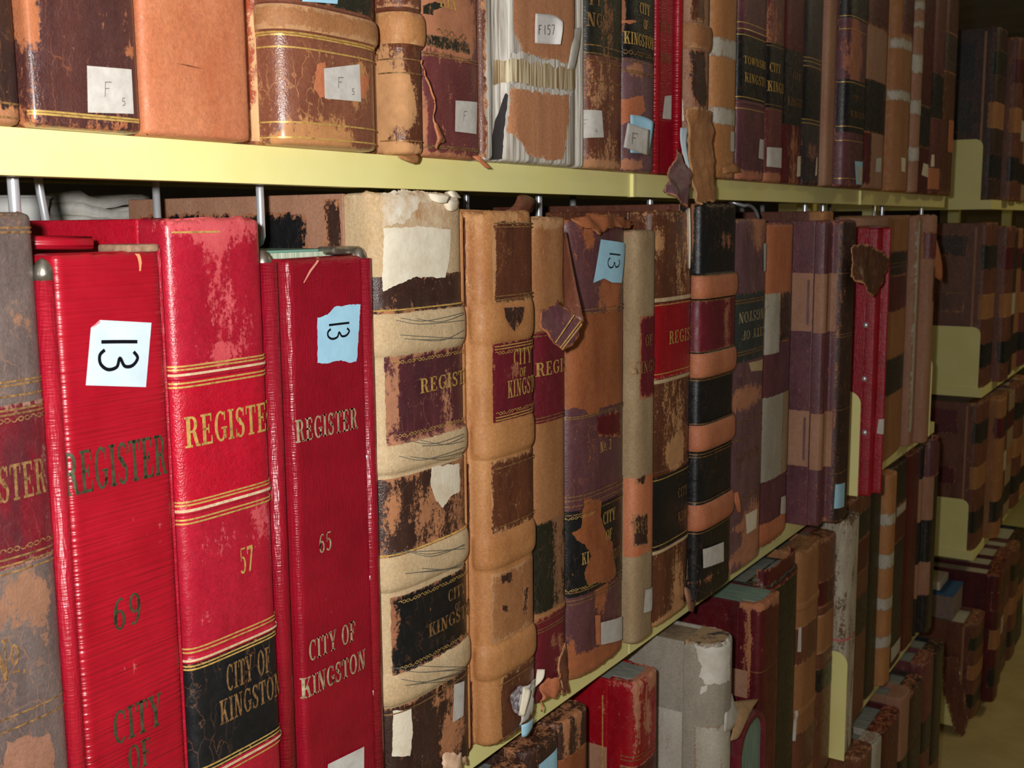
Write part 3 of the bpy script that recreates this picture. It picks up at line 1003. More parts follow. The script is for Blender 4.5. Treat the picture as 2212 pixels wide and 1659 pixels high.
def shelf_board(x0, x1, z, label, depth=0.62, lipclip=None):
    t = empty('steel_shelf', (x0, 0, z), label, 'shelf', 'steel shelves of the near range')
    w = x1 - x0
    MB().box(0.0008, w - 0.0008, 0.0016, depth, -0.0016, 0.0).build('deck', STEEL, t)
    lip = MB().box(0.0008, w - 0.0008, 0.0, 0.0016, -0.0255, 0.0)
    lip.box(0.0008, w - 0.0008, 0.0016, 0.016, -0.0255, -0.0242)
    lip.build('front_lip', STEEL, t, bevel=0.0008)
    return t


WHERE = {ZA: ('upper', 'under the top row of books'), ZB: ('middle', 'under the red registers and tan ledgers'),
         ZC: ('lower', 'under the third row of books'), ZD: ('bottom', 'under the lowest row of books')}
for z in (ZA, ZB, ZC, ZD):
    for i in range(3):
        nm, wh = WHERE[z]
        shelf_board(JOINTS[i], JOINTS[i + 1], z, '%s yellow steel shelf %s, %s section' % (nm, wh, ('first', 'second', 'third')[i]))
for i, x in enumerate(JOINTS):
    p = MB().box(x - 0.016, x + 0.016, 0.30, 0.34, 0.0, 2.3)
    tag(p.build('upright_post', STEEL, bevel=0.002), 'yellow steel upright post behind the near rows of books, %s from the left' % ('first', 'second', 'third', 'fourth')[i], 'post')
kick = MB().box(JOINTS[0], JOINTS[3], 0.02, 0.60, 0.0, ZD - 0.027)
tag(kick.build('base_plinth', STEEL), 'yellow steel plinth under the bottom shelf of the near range', 'plinth')
# bright clips that cover the joints of the top shelf's lip
for x, lab in ((JOINTS[1], 'small bright yellow joint clip on the upper shelf lip below the blue sticker'),
               (JOINTS[2], 'small yellow joint clip on the upper shelf lip far along, near its end')):
    c = MB().box(x - 0.0035, x + 0.0035, -0.0035, 0.004, ZA - 0.026, ZA - 0.001)
    c.box(x - 0.006, x + 0.0035, -0.0035, -0.001, ZA + 0.0002, ZA + 0.0025)
    tag(c.build('shelf_clip', STEEL, bevel=0.0008), lab, 'clip', 'joint clips')


def wire_hook(px, y1, Y, label, r=0.0032, lean=0.0):
    z0 = at(px, y1, Y).z - 0.009
    x = at(px, y1, Y).x
    t = ZA - 0.0014
    pts = [(x, Y, t), (x + lean * 0.5, Y, (t + z0) / 2), (x + lean, Y, z0 + 0.007), (x + lean, Y + 0.002, z0 + 0.003), (x + lean, Y + 0.006, z0 + 0.001)]
    pts += [(x + lean, Y + 0.011, z0), (x + lean, Y + 0.10, z0), (x + lean, Y + 0.108, z0 + 0.003), (x + lean, Y + 0.112, z0 + 0.010), (x + lean, Y + 0.112, t)]
    o = MB().tube(pts, r, 12).build('wire_book_support', CHROME, smooth=True)
    tag(o, label, 'wire book support', 'chrome wire book supports')


wire_hook(33, 462, 0.045, 'chrome wire support hanging above the grey-brown book at the left edge', 0.0034)
wire_hook(83, 474, 0.16, 'short chrome wire support behind, between the paper cup and the white papers', 0.003, 0.006)
wire_hook(565, 505, 0.045, 'tall chrome wire support hanging just right of the scarlet book numbered 57', 0.0030)
wire_hook(1008, 458, 0.11, 'tiny chrome wire tip between the torn cream spine and the tan book', 0.003)
wire_hook(1164, 462, 0.07, 'chrome wire support hanging above the tan book with the maroon label', 0.0038)
wire_hook(1404, 452, 0.07, 'chrome wire support hanging above the slim khaki book', 0.0042)
wire_hook(1738, 470, 0.06, 'chrome wire support above the faded purple book, left of a close pair', 0.0042)
wire_hook(1777, 472, 0.06, 'chrome wire support above the faded purple book, right of a close pair', 0.0042)
wire_hook(1905, 466, 0.07, 'chrome wire support above the red binder far along the shelf', 0.0044)
wire_hook(1990, 464, 0.07, 'last chrome wire support, near the end of the upper shelf', 0.0044)
# the curved wire that shows as an arc above the upside-down book
cpt = at(1645, 455, 0.05)
arc = [(cpt.x + 0.05 * math.cos(a), cpt.y + 0.004, cpt.z - 0.02 + 0.028 * math.sin(a)) for a in [math.pi * k / 12 for k in range(1, 8)]]
arc = [(p[0] - 0.05, p[1], min(p[2], ZA - 0.028)) for p in arc]
arc = arc + [(arc[-1][0] - 0.004, arc[-1][1] + 0.02, arc[-1][2] + 0.006), (arc[-1][0] - 0.006, arc[-1][1] + 0.05, ZA - 0.006), (arc[-1][0] - 0.006, arc[-1][1] + 0.05, ZA - 0.0012)]
tag(MB().tube(arc[::-1], 0.0026, 10).build('wire_book_support', CHROME, smooth=True), 'curved chrome wire arching above the upside-down plum book', 'wire book support', 'chrome wire book supports')


def bookend(x, y0, w, z, h, label, thick=0.0016, rr=0.022, notch=False):
    """a plate across the shelf, its near top corner rounded, on a flat foot"""
    t = empty('bookend', (x, y0, z), label, 'bookend', 'yellow steel bookends')
    poly = [(0, 0.0), (w, 0.0), (w, h - rr)] + [(w - rr + rr * math.cos(a), h - rr + rr * math.sin(a)) for a in [math.pi / 2 * k / 8 for k in range(1, 9)]]
    poly += [(rr - rr * math.sin(a), h - rr + rr * math.cos(a)) for a in [math.pi / 2 * k / 8 for k in range(0, 9)]]
    n = len(poly)
    mb = MB().add([(0, a, b) for a, b in poly] + [(thick, a, b) for a, b in poly],
                  [tuple(range(n))[::-1], tuple(range(n, 2 * n))] + [(i, (i + 1) % n, n + (i + 1) % n, n + i) for i in range(n)])
    mb.build('plate', STEEL, t, bevel=0.0005)
    MB().box(thick, 0.0034, 0.005, w - 0.005, 0.0002, 0.0014).build('foot', STEEL, t)
    d = MB()
    d.tube([(-0.0006, 0.028, h - 0.030), (0.0004, 0.028, h - 0.030)], 0.006, 16)
    d.build('pressed_dimple', STEEL, t, bevel=0.0004)
    return t


def rivets(b, pts, r=0.0035, mat=CHROME):
    for px, py in pts:
        s, z = b.uv(px, py)
        p, q = b.pos(s, z, 0.0), b.pos(s, z, 0.003)
        n = (q - p).normalized()
        m = MB().tube([p, p + n * r * 0.35, p + n * r * 0.6, p + n * r * 0.75], [r, r * 0.92, r * 0.6, r * 0.12], 12)
        m.build('rivet', mat, b.root, smooth=True)


def dome(mb, x, y, z, r, h):
    mb.tube([(x, y, z - 0.004), (x, y, z), (x, y, z + h * 0.45), (x, y, z + h * 0.8), (x, y, z + h)], [r, r, r * 0.86, r * 0.55, r * 0.08], 18)


G_A, G_B, G_C, G_D = 'record books on the upper shelf', 'record books on the middle shelf', 'record books on the lower shelf', 'record books on the bottom shelf'
GAP = 0.0016
# ================================================================== MIDDLE SHELF
# --- grey-brown register at the left edge
b = Book('register_book', 'worn grey-brown register with a dark red label, cut by the left edge of the photo', 0.282, (101, 1000), ZB, (60, 462), -0.016, 0.016, 0.5, mat=L('greybrown'), group=G_B,
         wear=[(50, 1300, 60, 40, 0.5), (90, 1330, 16, 50, 0.3), (30, 690, 40, 30, 0.12)], cover=BROWNBOARD, rag=0.002, leaves=LEAVES)
b.poly('worn_patch', [(10, 1600), (60, 1590), (108, 1588), (112, 1640), (125, 1700), (10, 1740)], L('dulltan'), rag=0.0025, edge=0.2)
lab = b.panel(878, 1236, L('darkred'), wear=[(95, 1000, 16, 120, 0.2)], edge=0.4)
b.rules([492, 502, 828, 836, 860, 890, 900, 1214, 1228, 1245, 1560, 1588], DULLGOLD)
b.ornament([912, 1195], DULLGOLD, a=0.1)
b.text('REGISTER', 97, 1062, 60, DULLGOLD, align='r', wide=0.5)
b.text('No.', 56, 1452, 70, DULLGOLD, align='r', wide=0.5)
X = b.xr + GAP
# --- red post binder 69
b = Book('post_binder', 'red pleated post binder numbered 69 with a pale note reading 13', X, (379, 1000), ZB, (240, 545), -0.014, 0.003, 0.18, sh=0.0, mat=None, group=G_B)
w = b.xr - b.xl
xt = at(119, 900, -0.012).x
tr = 0.0053
pan_l = at(133, 900, -0.012).x - b.org.x
pan_r = at(362, 900, -0.012).x - b.org.x
b.pr, b.i0, b.i1 = [(pan_l, 0.020), (pan_l, 0.004), (pan_l + 0.001, 0.0012), (pan_l + 0.004, -0.0004), (pan_l + 0.010, 0.0), (pan_r - 0.006, 0.0), (pan_r - 0.002, 0.001), (pan_r, 0.004), (pan_r, 0.020)], 1, 7


def refit(b):
    b.cum = [0.0]
    for i in range(1, len(b.pr)):
        b.cum.append(b.cum[-1] + math.dist(b.pr[i], b.pr[i - 1]))
    b.L = b.cum[-1]
    b.s0, b.s1 = b.cum[b.i0], b.cum[b.i1]
    b.nrm = []
    for i in range(len(b.pr)):
        a, c = b.pr[max(i - 1, 0)], b.pr[min(i + 1, len(b.pr) - 1)]
        t = Vector((c[0] - a[0], c[1] - a[1])).normalized()
        b.nrm.append(Vector((t.y, -t.x)))


refit(b)
b.ew = 0.12
b.wearlist = [b.blob(*q) for q in [(280, 1160, 55, 55, 0.20), (270, 1420, 50, 30, 0.20), (300, 1440, 30, 16, 0.18), (350, 1150, 10, 40, 0.2)]]
b.make_spine('spine', REDPLEAT, 120, 0.0006)
tx = xt - b.org.x
b.solid('post_tube', MB().tube([(tx, 0.004, 0.0), (tx, 0.004, b.h - 0.010)], tr, 20), REDTUBE, True)
m = MB(); dome(m, tx, 0.004, b.h - 0.010, tr * 1.02, 0.008)
b.solid('post_cap', m, TINCAP, True)
b.solid('front_cover', MB().box(-b.hw, -b.hw + 0.004, 0.014, 0.31, 0.0, b.h + 0.004), REDPLEAT, bevel=0.0015)
b.solid('joint_strip', MB().box(tx + tr * 0.6, pan_l + 0.002, 0.008, 0.02, 0.0, b.h - 0.006), REDPLEAT, bevel=0.001)
b.solid('back_cover', MB().box(pan_r + 0.0006, b.hw - 0.0002, 0.003, 0.31, 0.0, b.h + 0.002), REDFAR, bevel=0.0012)
b.solid('worn_head_cap', MB().box(pan_r - 0.022, pan_r + 0.0004, 0.0015, 0.030, b.h - 0.0005, b.h + 0.0042), plain('worn_cap', srgb(170, 140, 112), srgb(128, 96, 78), scale=140, rough=0.8), bevel=0.0015)
b.solid('rolled_head', MB().tube([(-b.hw + 0.006, 0.05, b.h + 0.004), (-b.hw + 0.02, 0.035, b.h + 0.006), (pan_r - 0.03, 0.024, b.h + 0.005)], 0.004, 12), REDPLEAT, True)
b.solid('page_block', MB().box(-b.hw + 0.005, pan_r, 0.022, 0.29, 0.003, b.h - 0.004), LEAVES)
b.poly('frayed_thread', [(293, 548), (303, 548), (305, 568), (304, 585), (300, 585), (299, 566)], plain('raw_edge', srgb(220, 150, 104), rough=0.8), rag=0.0005, step=0.003)
b.text('REGISTER', 139, 1071, 72, TARN, width=0.0715)
b.text('69', 244, 1365, 56, TARN, wide=0.85, space=0.1)
b.text('CITY', 244, 1612, 60, TARN, wide=0.62)
b.text('OF', 276, 1672, 50, TARN, wide=0.66)
thirteen(b, [(214, 691), (325, 697), (313, 836), (183, 832), (194, 708)], (216, 732), (214, 808), (294, 732), PALEBLUE, w=0.0021, rag=0.0)
b.poly('torn_corner', [(194, 706), (214, 692), (213, 697), (199, 706)], plain('pink_edge', srgb(210, 120, 130), rough=0.8), step=0.003)
X = b.xr + GAP
# --- scarlet book 57
b = Book('register_book', 'tall scarlet leather register numbered 57 with a black CITY OF KINGSTON panel', X, (578, 1000), ZB, (450, 472), -0.016, 0.012, 0.42, mat=L('scarlet'), group=G_B,
         wear=[(480, 500, 90, 30, 0.35), (470, 590, 26, 110, 0.36), (520, 690, 30, 60, 0.2), (400, 490, 40, 24, 0.2), (475, 770, 30, 20, 0.45), (470, 1180, 40, 40, 0.16), (565, 1120, 18, 50, 0.4), (440, 1340, 12, 20, 0.2)],
         bands=[(797, 7, 0.0011), (1078, 7, 0.0011), (1392, 7, 0.0011), (1642, 7, 0.0011)], cover=L('brightred'), rag=0.002, leaves=LEAVES)
b.panel(806, 1074, L('brightred'), name='title_label', edge=0.1)
b.panel(1398, 1636, L('black'), name='black_label', edge=0.25)
b.panel(791, 796, L('cream'), name='worn_ridge', edge=0.3, a=0.02)
b.panel(1073, 1079, L('cream'), name='worn_ridge', edge=0.3, a=0.02)
b.panel(1388, 1393, L('cream'), name='worn_ridge', edge=0.3, a=0.02)
b.panel(1639, 1645, L('cream'), name='worn_ridge', edge=0.3, a=0.02)
b.rules([776, 783, 811, 819, 1058, 1065, 1095, 1103, 1366, 1374, 1403, 1410, 1624, 1632, 1655], GOLD, a=0.02)
b.rules([500], GOLD, a=0.12, c=0.5)
b.text('REGISTER', 398, 968, 54, GOLD, wide=0.69)
b.text('57', 516, 1240, 48, GOLD, wide=0.58)
b.text('CITY OF', 486, 1494, 50, DULLGOLD, wide=0.46)
b.text('KINGSTON', 472, 1566, 46, DULLGOLD, wide=0.56)
X = b.xr + GAP
# --- red post binder 65
b = Book('post_binder', 'dark red woven-cloth post binder numbered 65 with a torn blue note reading 13', X, (823, 1000), ZB, (700, 556), -0.014, 0.003, 0.18, mat=None, group=G_B)
xa, xb_ = at(600, 900, -0.012).x - b.org.x, at(806, 900, -0.014).x - b.org.x
pl, pr_ = at(630, 900, -0.010).x - b.org.x, at(792, 900, -0.010).x - b.org.x
b.pr, b.i0, b.i1 = [(pl, 0.022), (pl, 0.006), (pl + 0.0012, 0.0035), (pl + 0.004, 0.0025), (pr_ - 0.004, 0.0025), (pr_ - 0.001, 0.0035), (pr_, 0.006), (pr_, 0.022)], 1, 6
refit(b)
b.ew = 0.1
b.wearlist = [b.blob(*q) for q in [(730, 1300, 44, 40, 0.24), (665, 780, 20, 150, 0.08)]]
b.make_spine('spine', REDWEAVE, 110, 0.0005)
for x, r in ((xa - 0.0005, 0.0066), (xb_, 0.0064)):
    b.solid('post_tube', MB().tube([(x, 0.006, 0.0), (x, 0.006, b.h - 0.002)], r, 20), REDWEAVE, True)
    m = MB(); dome(m, x, 0.010, b.h - 0.002, r * 0.98, 0.009)
    b.solid('post_cap', m, TINCAP, True)
b.solid('cap_plate', MB().box(xb_ - 0.024, xb_ + 0.004, 0.012, 0.03, b.h + 0.001, b.h + 0.007), TINCAP, bevel=0.002)
b.solid('joint_strip', MB().box(xa + 0.002, pl + 0.001, 0.008, 0.02, 0.0, b.h), REDWEAVE, bevel=0.001)
b.solid('front_cover', MB().box(-b.hw + 0.0002, -b.hw + 0.004, 0.018, 0.30, 0.0, b.h + 0.006), REDWEAVE, bevel=0.0012)
b.solid('back_cover', MB().box(b.hw - 0.0042, b.hw - 0.0002, 0.018, 0.30, 0.0, b.h), REDWEAVE, bevel=0.0012)
b.solid('head_roll', MB().tube([(-b.hw + 0.006, 0.14, b.h + 0.012), (0.012, 0.13, b.h + 0.014), (0.02, 0.13, b.h + 0.012)], 0.011, 14), REDWEAVE, True)
b.solid('page_block', MB().box(pl + 0.001, pr_ - 0.001, 0.0235, 0.27, 0.003, b.h + 0.0035), pages_mat('ledger_leaves', srgb(222, 224, 196), srgb(168, 190, 168), freq=700))
b.solid('end_leaf', MB().box(pl + 0.001, pr_ + 0.0, 0.028, 0.26, b.h + 0.0036, b.h + 0.0052), plain('green_board', srgb(112, 158, 142), rough=0.7))
b.poly('scratch', [(690, 556), (694, 557), (672, 586), (656, 612), (655, 610), (668, 584)], plain('raw_edge2', srgb(226, 150, 130), rough=0.8), step=0.003)
b.text('REGISTER', 638, 957, 42, SILV, width=at(772, 940, -0.0115).x - at(638, 940, -0.0115).x)
b.text('65', 688, 1196, 36, SILV, wide=0.80, space=0.1)
b.text('CITY OF', 666, 1430, 40, SILV, width=at(769, 1410, -0.0115).x - at(666, 1410, -0.0115).x)
b.text('KINGSTON', 650, 1508, 40, SILV, width=at(787, 1480, -0.0115).x - at(650, 1480, -0.0115).x)
thirteen(b, [(724, 661), (777, 657), (774, 700), (769, 781), (752, 784), (735, 777), (705, 786), (684, 783), (683, 686), (705, 680)], (708, 699), (706, 738), (752, 694), BLUE, w=0.0016, rag=0.0006)
b.sticker([(706, 1650), (784, 1612), (784, 1700), (700, 1720)], PAPER)
m = MB()
for y in (1008, 1282, 1545):
    z = b.zy(y)
    m2 = MB().tube([(pr_ + 0.0005, 0.008, z), (pr_ + 0.0005, 0.003, z), (pr_ + 0.0005, 0.0015, z)], [0.0045, 0.004, 0.0008], 12)
    m2.build('rivet', CHROME, b.root, smooth=True)
X = b.xr + GAP
# --- cream ledger
b = Book('ledger', 'tall cream suede ledger with dark panels and a torn white paper head', X, (997, 820), ZB, 0.493, -0.018, 0.020, 0.62, mat=L('cream'), group=G_B,
         wear=[(930, 450, 60, 60, 0.5)], bands=[(710, 44, 0.0042), (968, 32, 0.0042), (1208, 38, 0.0042), (1452, 34, 0.0042)], cover=L('fadedtan'), rag=0.003, leaves=LEAVES, depth=0.285)
for y0, y1 in ((0.075, 0.150), (0.158, 0.270)):
    b.side('dark_board_leather', [(y0, 0.30), (y1, 0.30), (y1, b.h - 0.014), (y0, b.h - 0.014)], L('black'), rag=0.003, edge=0.6)
b.side('dark_joint_leather', [(0.040, 0.2), (0.056, 0.2), (0.056, b.h - 0.004), (0.040, b.h - 0.004)], L('darkbrown'), rag=0.001, edge=0.3)
b.panel(592, 668, L('darkbrown'), a=0.0, c=1, name='worn_panel', edge=0.3, rag=0.0006)
b.panel(757, 940, L('plum'), a=0.12, c=1.0, name='title_label', rag=0.0008, edge=0.45, wear=[(850, 850, 12, 80, 0.5), (965, 860, 10, 60, 0.35)])
b.panel(1010, 1172, L('darkbrown'), a=0.02, c=1.0, name='worn_panel', edge=0.35, wear=[(930, 1110, 40, 55, 0.36), (850, 1100, 20, 60, 0.35), (990, 1060, 16, 80, 0.3)])
b.panel(1258, 1420, L('black'), a=0.12, c=1.0, name='black_label', rag=0.0007, edge=0.45, wear=[(850, 1330, 12, 60, 0.4)])
b.panel(1488, 1700, L('darkbrown'), a=0.0, c=1.0, name='worn_panel', edge=0.35, wear=[(975, 1580, 24, 50, 0.5), (960, 1500, 30, 14, 0.3)])
b.poly('torn_paper', [(930, 1008), (990, 1000), (992, 1060), (972, 1072), (955, 1096), (940, 1082), (928, 1050)], CREAM, rag=0.001)
b.poly('torn_paper', [(826, 492), (905, 490), (972, 496), (968, 560), (960, 600), (930, 598), (890, 600), (850, 618), (826, 628)], plain('bright_paper', srgb(240, 232, 212), srgb(226, 214, 190), rough=0.85, bump=0.4, bscale=180), rag=0.0010)
b.poly('torn_paper', [(824, 418), (860, 412), (920, 413), (985, 420), (982, 448), (945, 432), (905, 440), (880, 476), (850, 488), (826, 486)], plain('white_flakes', srgb(236, 228, 210), srgb(206, 180, 146), rough=0.85, bump=0.5, scale=80), rag=0.002, step=0.004)
b.sheet('torn_flake', [[(925, 418, -0.020), (952, 420, -0.026), (972, 424, -0.026)], [(930, 432, -0.020), (950, 440, -0.027), (966, 438, -0.024)]], CREAM, 0.0008)
b.sheet('torn_flake', [[(955, 438, -0.016), (975, 430, -0.024), (992, 436, -0.018)], [(962, 452, -0.018), (976, 458, -0.026), (988, 452, -0.016)]], CREAM, 0.0008)
b.sheet('torn_flake', [[(960, 416, -0.010), (978, 410, -0.018), (986, 416, -0.010)], [(968, 424, -0.012), (982, 426, -0.02), (996, 428, -0.012)]], CREAM, 0.0008)
b.sheet('blue_tab', [[(978, 492, -0.012), (988, 486, -0.006)], [(976, 540, -0.014), (988, 540, -0.004)], [(977, 600, -0.013), (988, 588, -0.004)]], plain('slate_blue_paper', srgb(150, 164, 180), rough=0.8), 0.0006, 1)
b.poly('white_paper_patch', [(848, 1534), (886, 1530), (889, 1580), (884, 1632), (846, 1632)], CREAM, rag=0.0006)
b.sticker([(978, 1478), (1000, 1470), (998, 1545), (975, 1560)], GREYPAPER)
b.rules([661], GOLD, a=0.05); b.rules([1168], GOLD, a=0.05); b.rules([1500], DULLGOLD, a=0.05)
b.ornament([770, 923], GOLD, a=0.16, c=0.9); b.ornament([1270, 1408], GOLD, a=0.16, c=0.9)
b.text('REGISTER', 902, 850, 28, GOLD, wide=1.25)
b.text('CITY', 962, 1300, 24, DULLGOLD, wide=1.0)
b.text('OF', 977, 1318, 14, DULLGOLD, wide=1.0)
b.text('KINGSTON', 920, 1376, 27, DULLGOLD, wide=1.1)
st = plain('pencil_scratch', srgb(104, 104, 96), rough=0.8)
random.seed(4)
for y in (692, 728, 955, 985, 1190, 1230, 1440, 1466):
    qs = []
    for k in range(3):
        x0 = 840 + random.random() * 60
        qs += [[(x0, y + random.uniform(-8, 8)), (x0 + 50, y + random.uniform(-5, 8)), (985, y + random.uniform(-22, 4))]]
    qq = []
    for l_ in qs:
        qq += pen([b.uv(*p) for p in l_], 0.00045)
    b.quads('pencil_scratches', qq, st)
b.torn('torn_foot', [(950, 1636, -0.02), (968, 1622, -0.024), (985, 1628, -0.028), (1004, 1632, -0.02), (1012, 1650, -0.02), (990, 1664, -0.03), (956, 1662, -0.024)], plain('torn_foot_paper', srgb(226, 196, 168), srgb(186, 140, 106), scale=100), 0.0026)
X = b.xr + GAP
# --- tan ledger with red CITY OF KINGSTON label
b = Book('ledger', 'tan suede ledger with raised bands and a red CITY OF KINGSTON label', X, (1147, 820), ZB, (1080, 457), -0.024, 0.018, 0.55, sh=0.013, mat=L('tan'), group=G_B,
         wear=[(1020, 700, 14, 400, 0.12), (1090, 480, 30, 20, 0.3)], bands=[(692, 42, 0.003), (940, 36, 0.003), (1176, 36, 0.0035), (1410, 36, 0.0035)], cover=L('brown'), rag=0.003, leaves=LEAVES)
b.panel(478, 650, L('chestnut'), a=0.22, c=1.0, name='worn_panel', rag=0.0010, edge=0.4, wear=[(1062, 560, 10, 80, 0.4)])
b.panel(984, 1138, L('chestnut'), a=0.18, c=1.0, name='worn_panel', rag=0.0008, edge=0.35)
b.panel(1222, 1368, L('tanbrown'), a=0.16, c=1.0, name='worn_panel', rag=0.0014, edge=0.5)
b.poly('dark_scraps', [(1080, 1240), (1104, 1236), (1108, 1256), (1084, 1262)], L('darkbrown'), rag=0.0012, step=0.004, edge=0.4)
b.poly('dark_scraps', [(1078, 1308), (1096, 1306), (1094, 1322), (1080, 1322)], L('darkbrown'), rag=0.0012, step=0.004, edge=0.4)
b.poly('dark_scraps', [(1126, 1270), (1140, 1262), (1140, 1330), (1128, 1330)], L('darkbrown'), rag=0.0012, step=0.004, edge=0.5)
b.panel(1445, 1590, L('chestnut'), a=0.26, c=1.0, name='worn_panel', rag=0.0010, edge=0.3)
b.panel(736, 902, L('maroon'), a=0.2, c=1.0, name='title_label', rag=0.0005, edge=0.3, wear=[(1110, 800, 18, 20, 0.3)])
b.poly('dark_scraps', [(1081, 664), (1125, 662), (1120, 690), (1103, 716), (1090, 700), (1083, 684)], L('darkbrown'), rag=0.0004, step=0.005, edge=0.2)
for y0, y1 in ((470, 655), (985, 1142), (1445, 1600)):
    z0, z1 = b.zy(y1), b.zy(y0)
    s = b.s0
    b.poly('joint_streak', [(s * 0.62, z0), (s * 0.86, z0), (s * 0.86, z1), (s * 0.62, z1)], L('oxblood'), px=False, rag=0.0008, edge=0.4)
b.rules([482, 490, 636, 644, 1000, 1124, 1460, 1576], DULLGOLD, a=0.22)
b.rules([742, 748, 892, 898], GOLD, a=0.22)
b.ornament([756, 884], GOLD, a=0.22, h=0.0032)
b.text('CITY', 1104, 790, 32, GOLD, wide=0.78)
b.text('OF', 1117, 814, 18, GOLD, wide=0.9)
b.text('KINGSTON', 1091, 860, 34, GOLD, wide=0.68)
b.poly('glue_residue', [(1096, 1500), (1112, 1482), (1130, 1480), (1126, 1530), (1116, 1545), (1100, 1530)], plain('grey_glue', srgb(206, 200, 204), srgb(120, 110, 120), scale=260, lo=0.4, hi=0.55, rough=0.6), rag=0.001, step=0.004)
b.torn('torn_label', [(1126, 1486, -0.026), (1142, 1478, -0.028), (1156, 1466, -0.022), (1153, 1500, -0.026), (1150, 1545, -0.026), (1136, 1562, -0.034), (1118, 1568, -0.027), (1122, 1520, -0.028)], GREYPAPER, 0.001, 0.0006)
b.sheet('paper_scrap', [[(1130, 1484, -0.032), (1147, 1491, -0.036)], [(1126, 1515, -0.034), (1142, 1512, -0.038)], [(1120, 1545, -0.032), (1132, 1548, -0.036)]], CREAM, 0.0008)
b.sheet('paper_scrap', [[(1160, 1446, -0.02), (1177, 1446, -0.026)], [(1158, 1462, -0.022), (1176, 1466, -0.028)], [(1156, 1485, -0.022), (1164, 1476, -0.026)]], CREAM, 0.0008)
b.sheet('blue_label_end', [[(1126, 1566, -0.026), (1142, 1562, -0.030), (1154, 1550, -0.024)], [(1127, 1592, -0.026), (1140, 1592, -0.030), (1150, 1570, -0.024)]], BLUE, 0.0006)
b.sheet('torn_head', [[(1118, 424, -0.004), (1132, 418, -0.008), (1158, 432, 0.0)], [(1112, 445, -0.006), (1132, 444, -0.014), (1152, 446, -0.004)], [(1090, 456, -0.004), (1120, 458, -0.012), (1140, 457, -0.004)]], L('brown'), 0.001)
X = b.xr + GAP
# --- tan book with maroon REG label
b = Book('ledger', 'narrow tan ledger with a maroon label and ragged torn foot, left of the loose flap', X, (1218, 820), ZB, (1185, 470), -0.012, 0.016, 0.6, mat=L('tanbrown'), group=G_B,
         wear=[(1190, 480, 30, 12, 0.4)], bands=[(1325, 8, 0.001)], cover=L('tanbrown'), rag=0.003, leaves=LEAVES)
b.panel(712, 908, L('maroon'), name='title_label', edge=0.2)
b.panel(1120, 1312, L('greenblack'), name='dark_panel', edge=0.4, wear=[(1210, 1200, 14, 120, 0.4)])
b.panel(1322, 1505, L('maroon'), name='lower_panel', edge=0.5, rag=0.0008, wear=[(1200, 1380, 14, 16, 0.4), (1215, 1440, 20, 60, 0.5)])
b.rules([714, 722, 896, 903, 1330, 1346, 1352], DULLGOLD)
b.text('REGISTER', 1155, 814, 27, GOLD, wide=1.25)
foot = L('orange')
b.torn('torn_foot', [(1160, 1484, -0.016), (1180, 1470, -0.02), (1212, 1452, -0.02), (1208, 1470, -0.024), (1214, 1490, -0.022), (1200, 1506, -0.026), (1182, 1510, -0.03), (1176, 1530, -0.032), (1166, 1536, -0.028), (1160, 1512, -0.022)], foot, 0.002, 0.0016)
b.torn('torn_edge', [(1208, 1420, -0.014), (1222, 1385, -0.012), (1226, 1460, -0.016), (1229, 1494, -0.018), (1212, 1500, -0.022)], L('brown'), 0.0016)
X = b.xr + GAP
# --- purple-brown ledger No. 2
b = Book('ledger', 'plum and rust ledger marked No. 2 with a blue note reading 13', X, (1344, 900), ZB, (1290, 474), -0.018, 0.024, 0.68, mat=L('purple'), group=G_B,
         wear=[(1320, 640, 20, 50, 0.5), (1280, 1430, 70, 22, 0.9), (1230, 1420, 20, 40, 0.4), (1300, 1260, 12, 60, 0.45), (1270, 505, 16, 30, 0.35)], cover=L('purple'), rag=0.003, leaves=LEAVES)
b.poly('bare_patch', [(1217, 672), (1280, 676), (1344, 672), (1345, 866), (1318, 876), (1296, 882), (1290, 896), (1270, 896), (1262, 882), (1218, 884)], L('rust'), rag=0.0016, edge=0.2)
b.panel(1082, 1262, L('black'), name='black_label', edge=0.2)
b.poly('bare_patch', [(1262, 1078), (1300, 1080), (1296, 1110), (1304, 1140), (1322, 1170), (1330, 1240), (1318, 1256), (1268, 1262), (1262, 1236), (1276, 1200), (1262, 1176), (1244, 1168), (1236, 1150), (1254, 1140)], L('rust'), rag=0.0016, step=0.005, edge=0.1)
b.poly('red_scuff', [(1288, 900), (1338, 886), (1340, 944), (1290, 942)], L('wine'), rag=0.002, edge=0.4)
b.poly('bare_patch', [(1284, 1330), (1296, 1328), (1296, 1392), (1286, 1394)], L('orange'), rag=0.0008, step=0.005)
b.rules([664, 672, 886, 890, 1052, 1060, 1072, 1090, 1252, 1268, 1276, 1425], DULLGOLD)
b.ornament([1096, 1246], GOLD, a=0.0, c=0.35)
b.text('No. 2', 1294, 978, 22, GOLD, wide=0.78)
b.text('CITY', 1300, 1134, 26, GOLD, wide=0.74)
b.text('OF', 1306, 1168, 22, GOLD, wide=0.8)
b.text('KI', 1254, 1220, 24, GOLD, wide=0.72)
b.text('STON', 1318, 1210, 22, DULLGOLD, wide=0.7)
thirteen(b, [(1294, 517), (1346, 526), (1339, 611), (1318, 610), (1301, 601), (1278, 611)], (1313, 545), (1308, 582), (1336, 548), BLUE, w=0.0016)
b.sticker([(1294, 1344), (1340, 1330), (1340, 1380), (1294, 1392)], GREYPAPER)
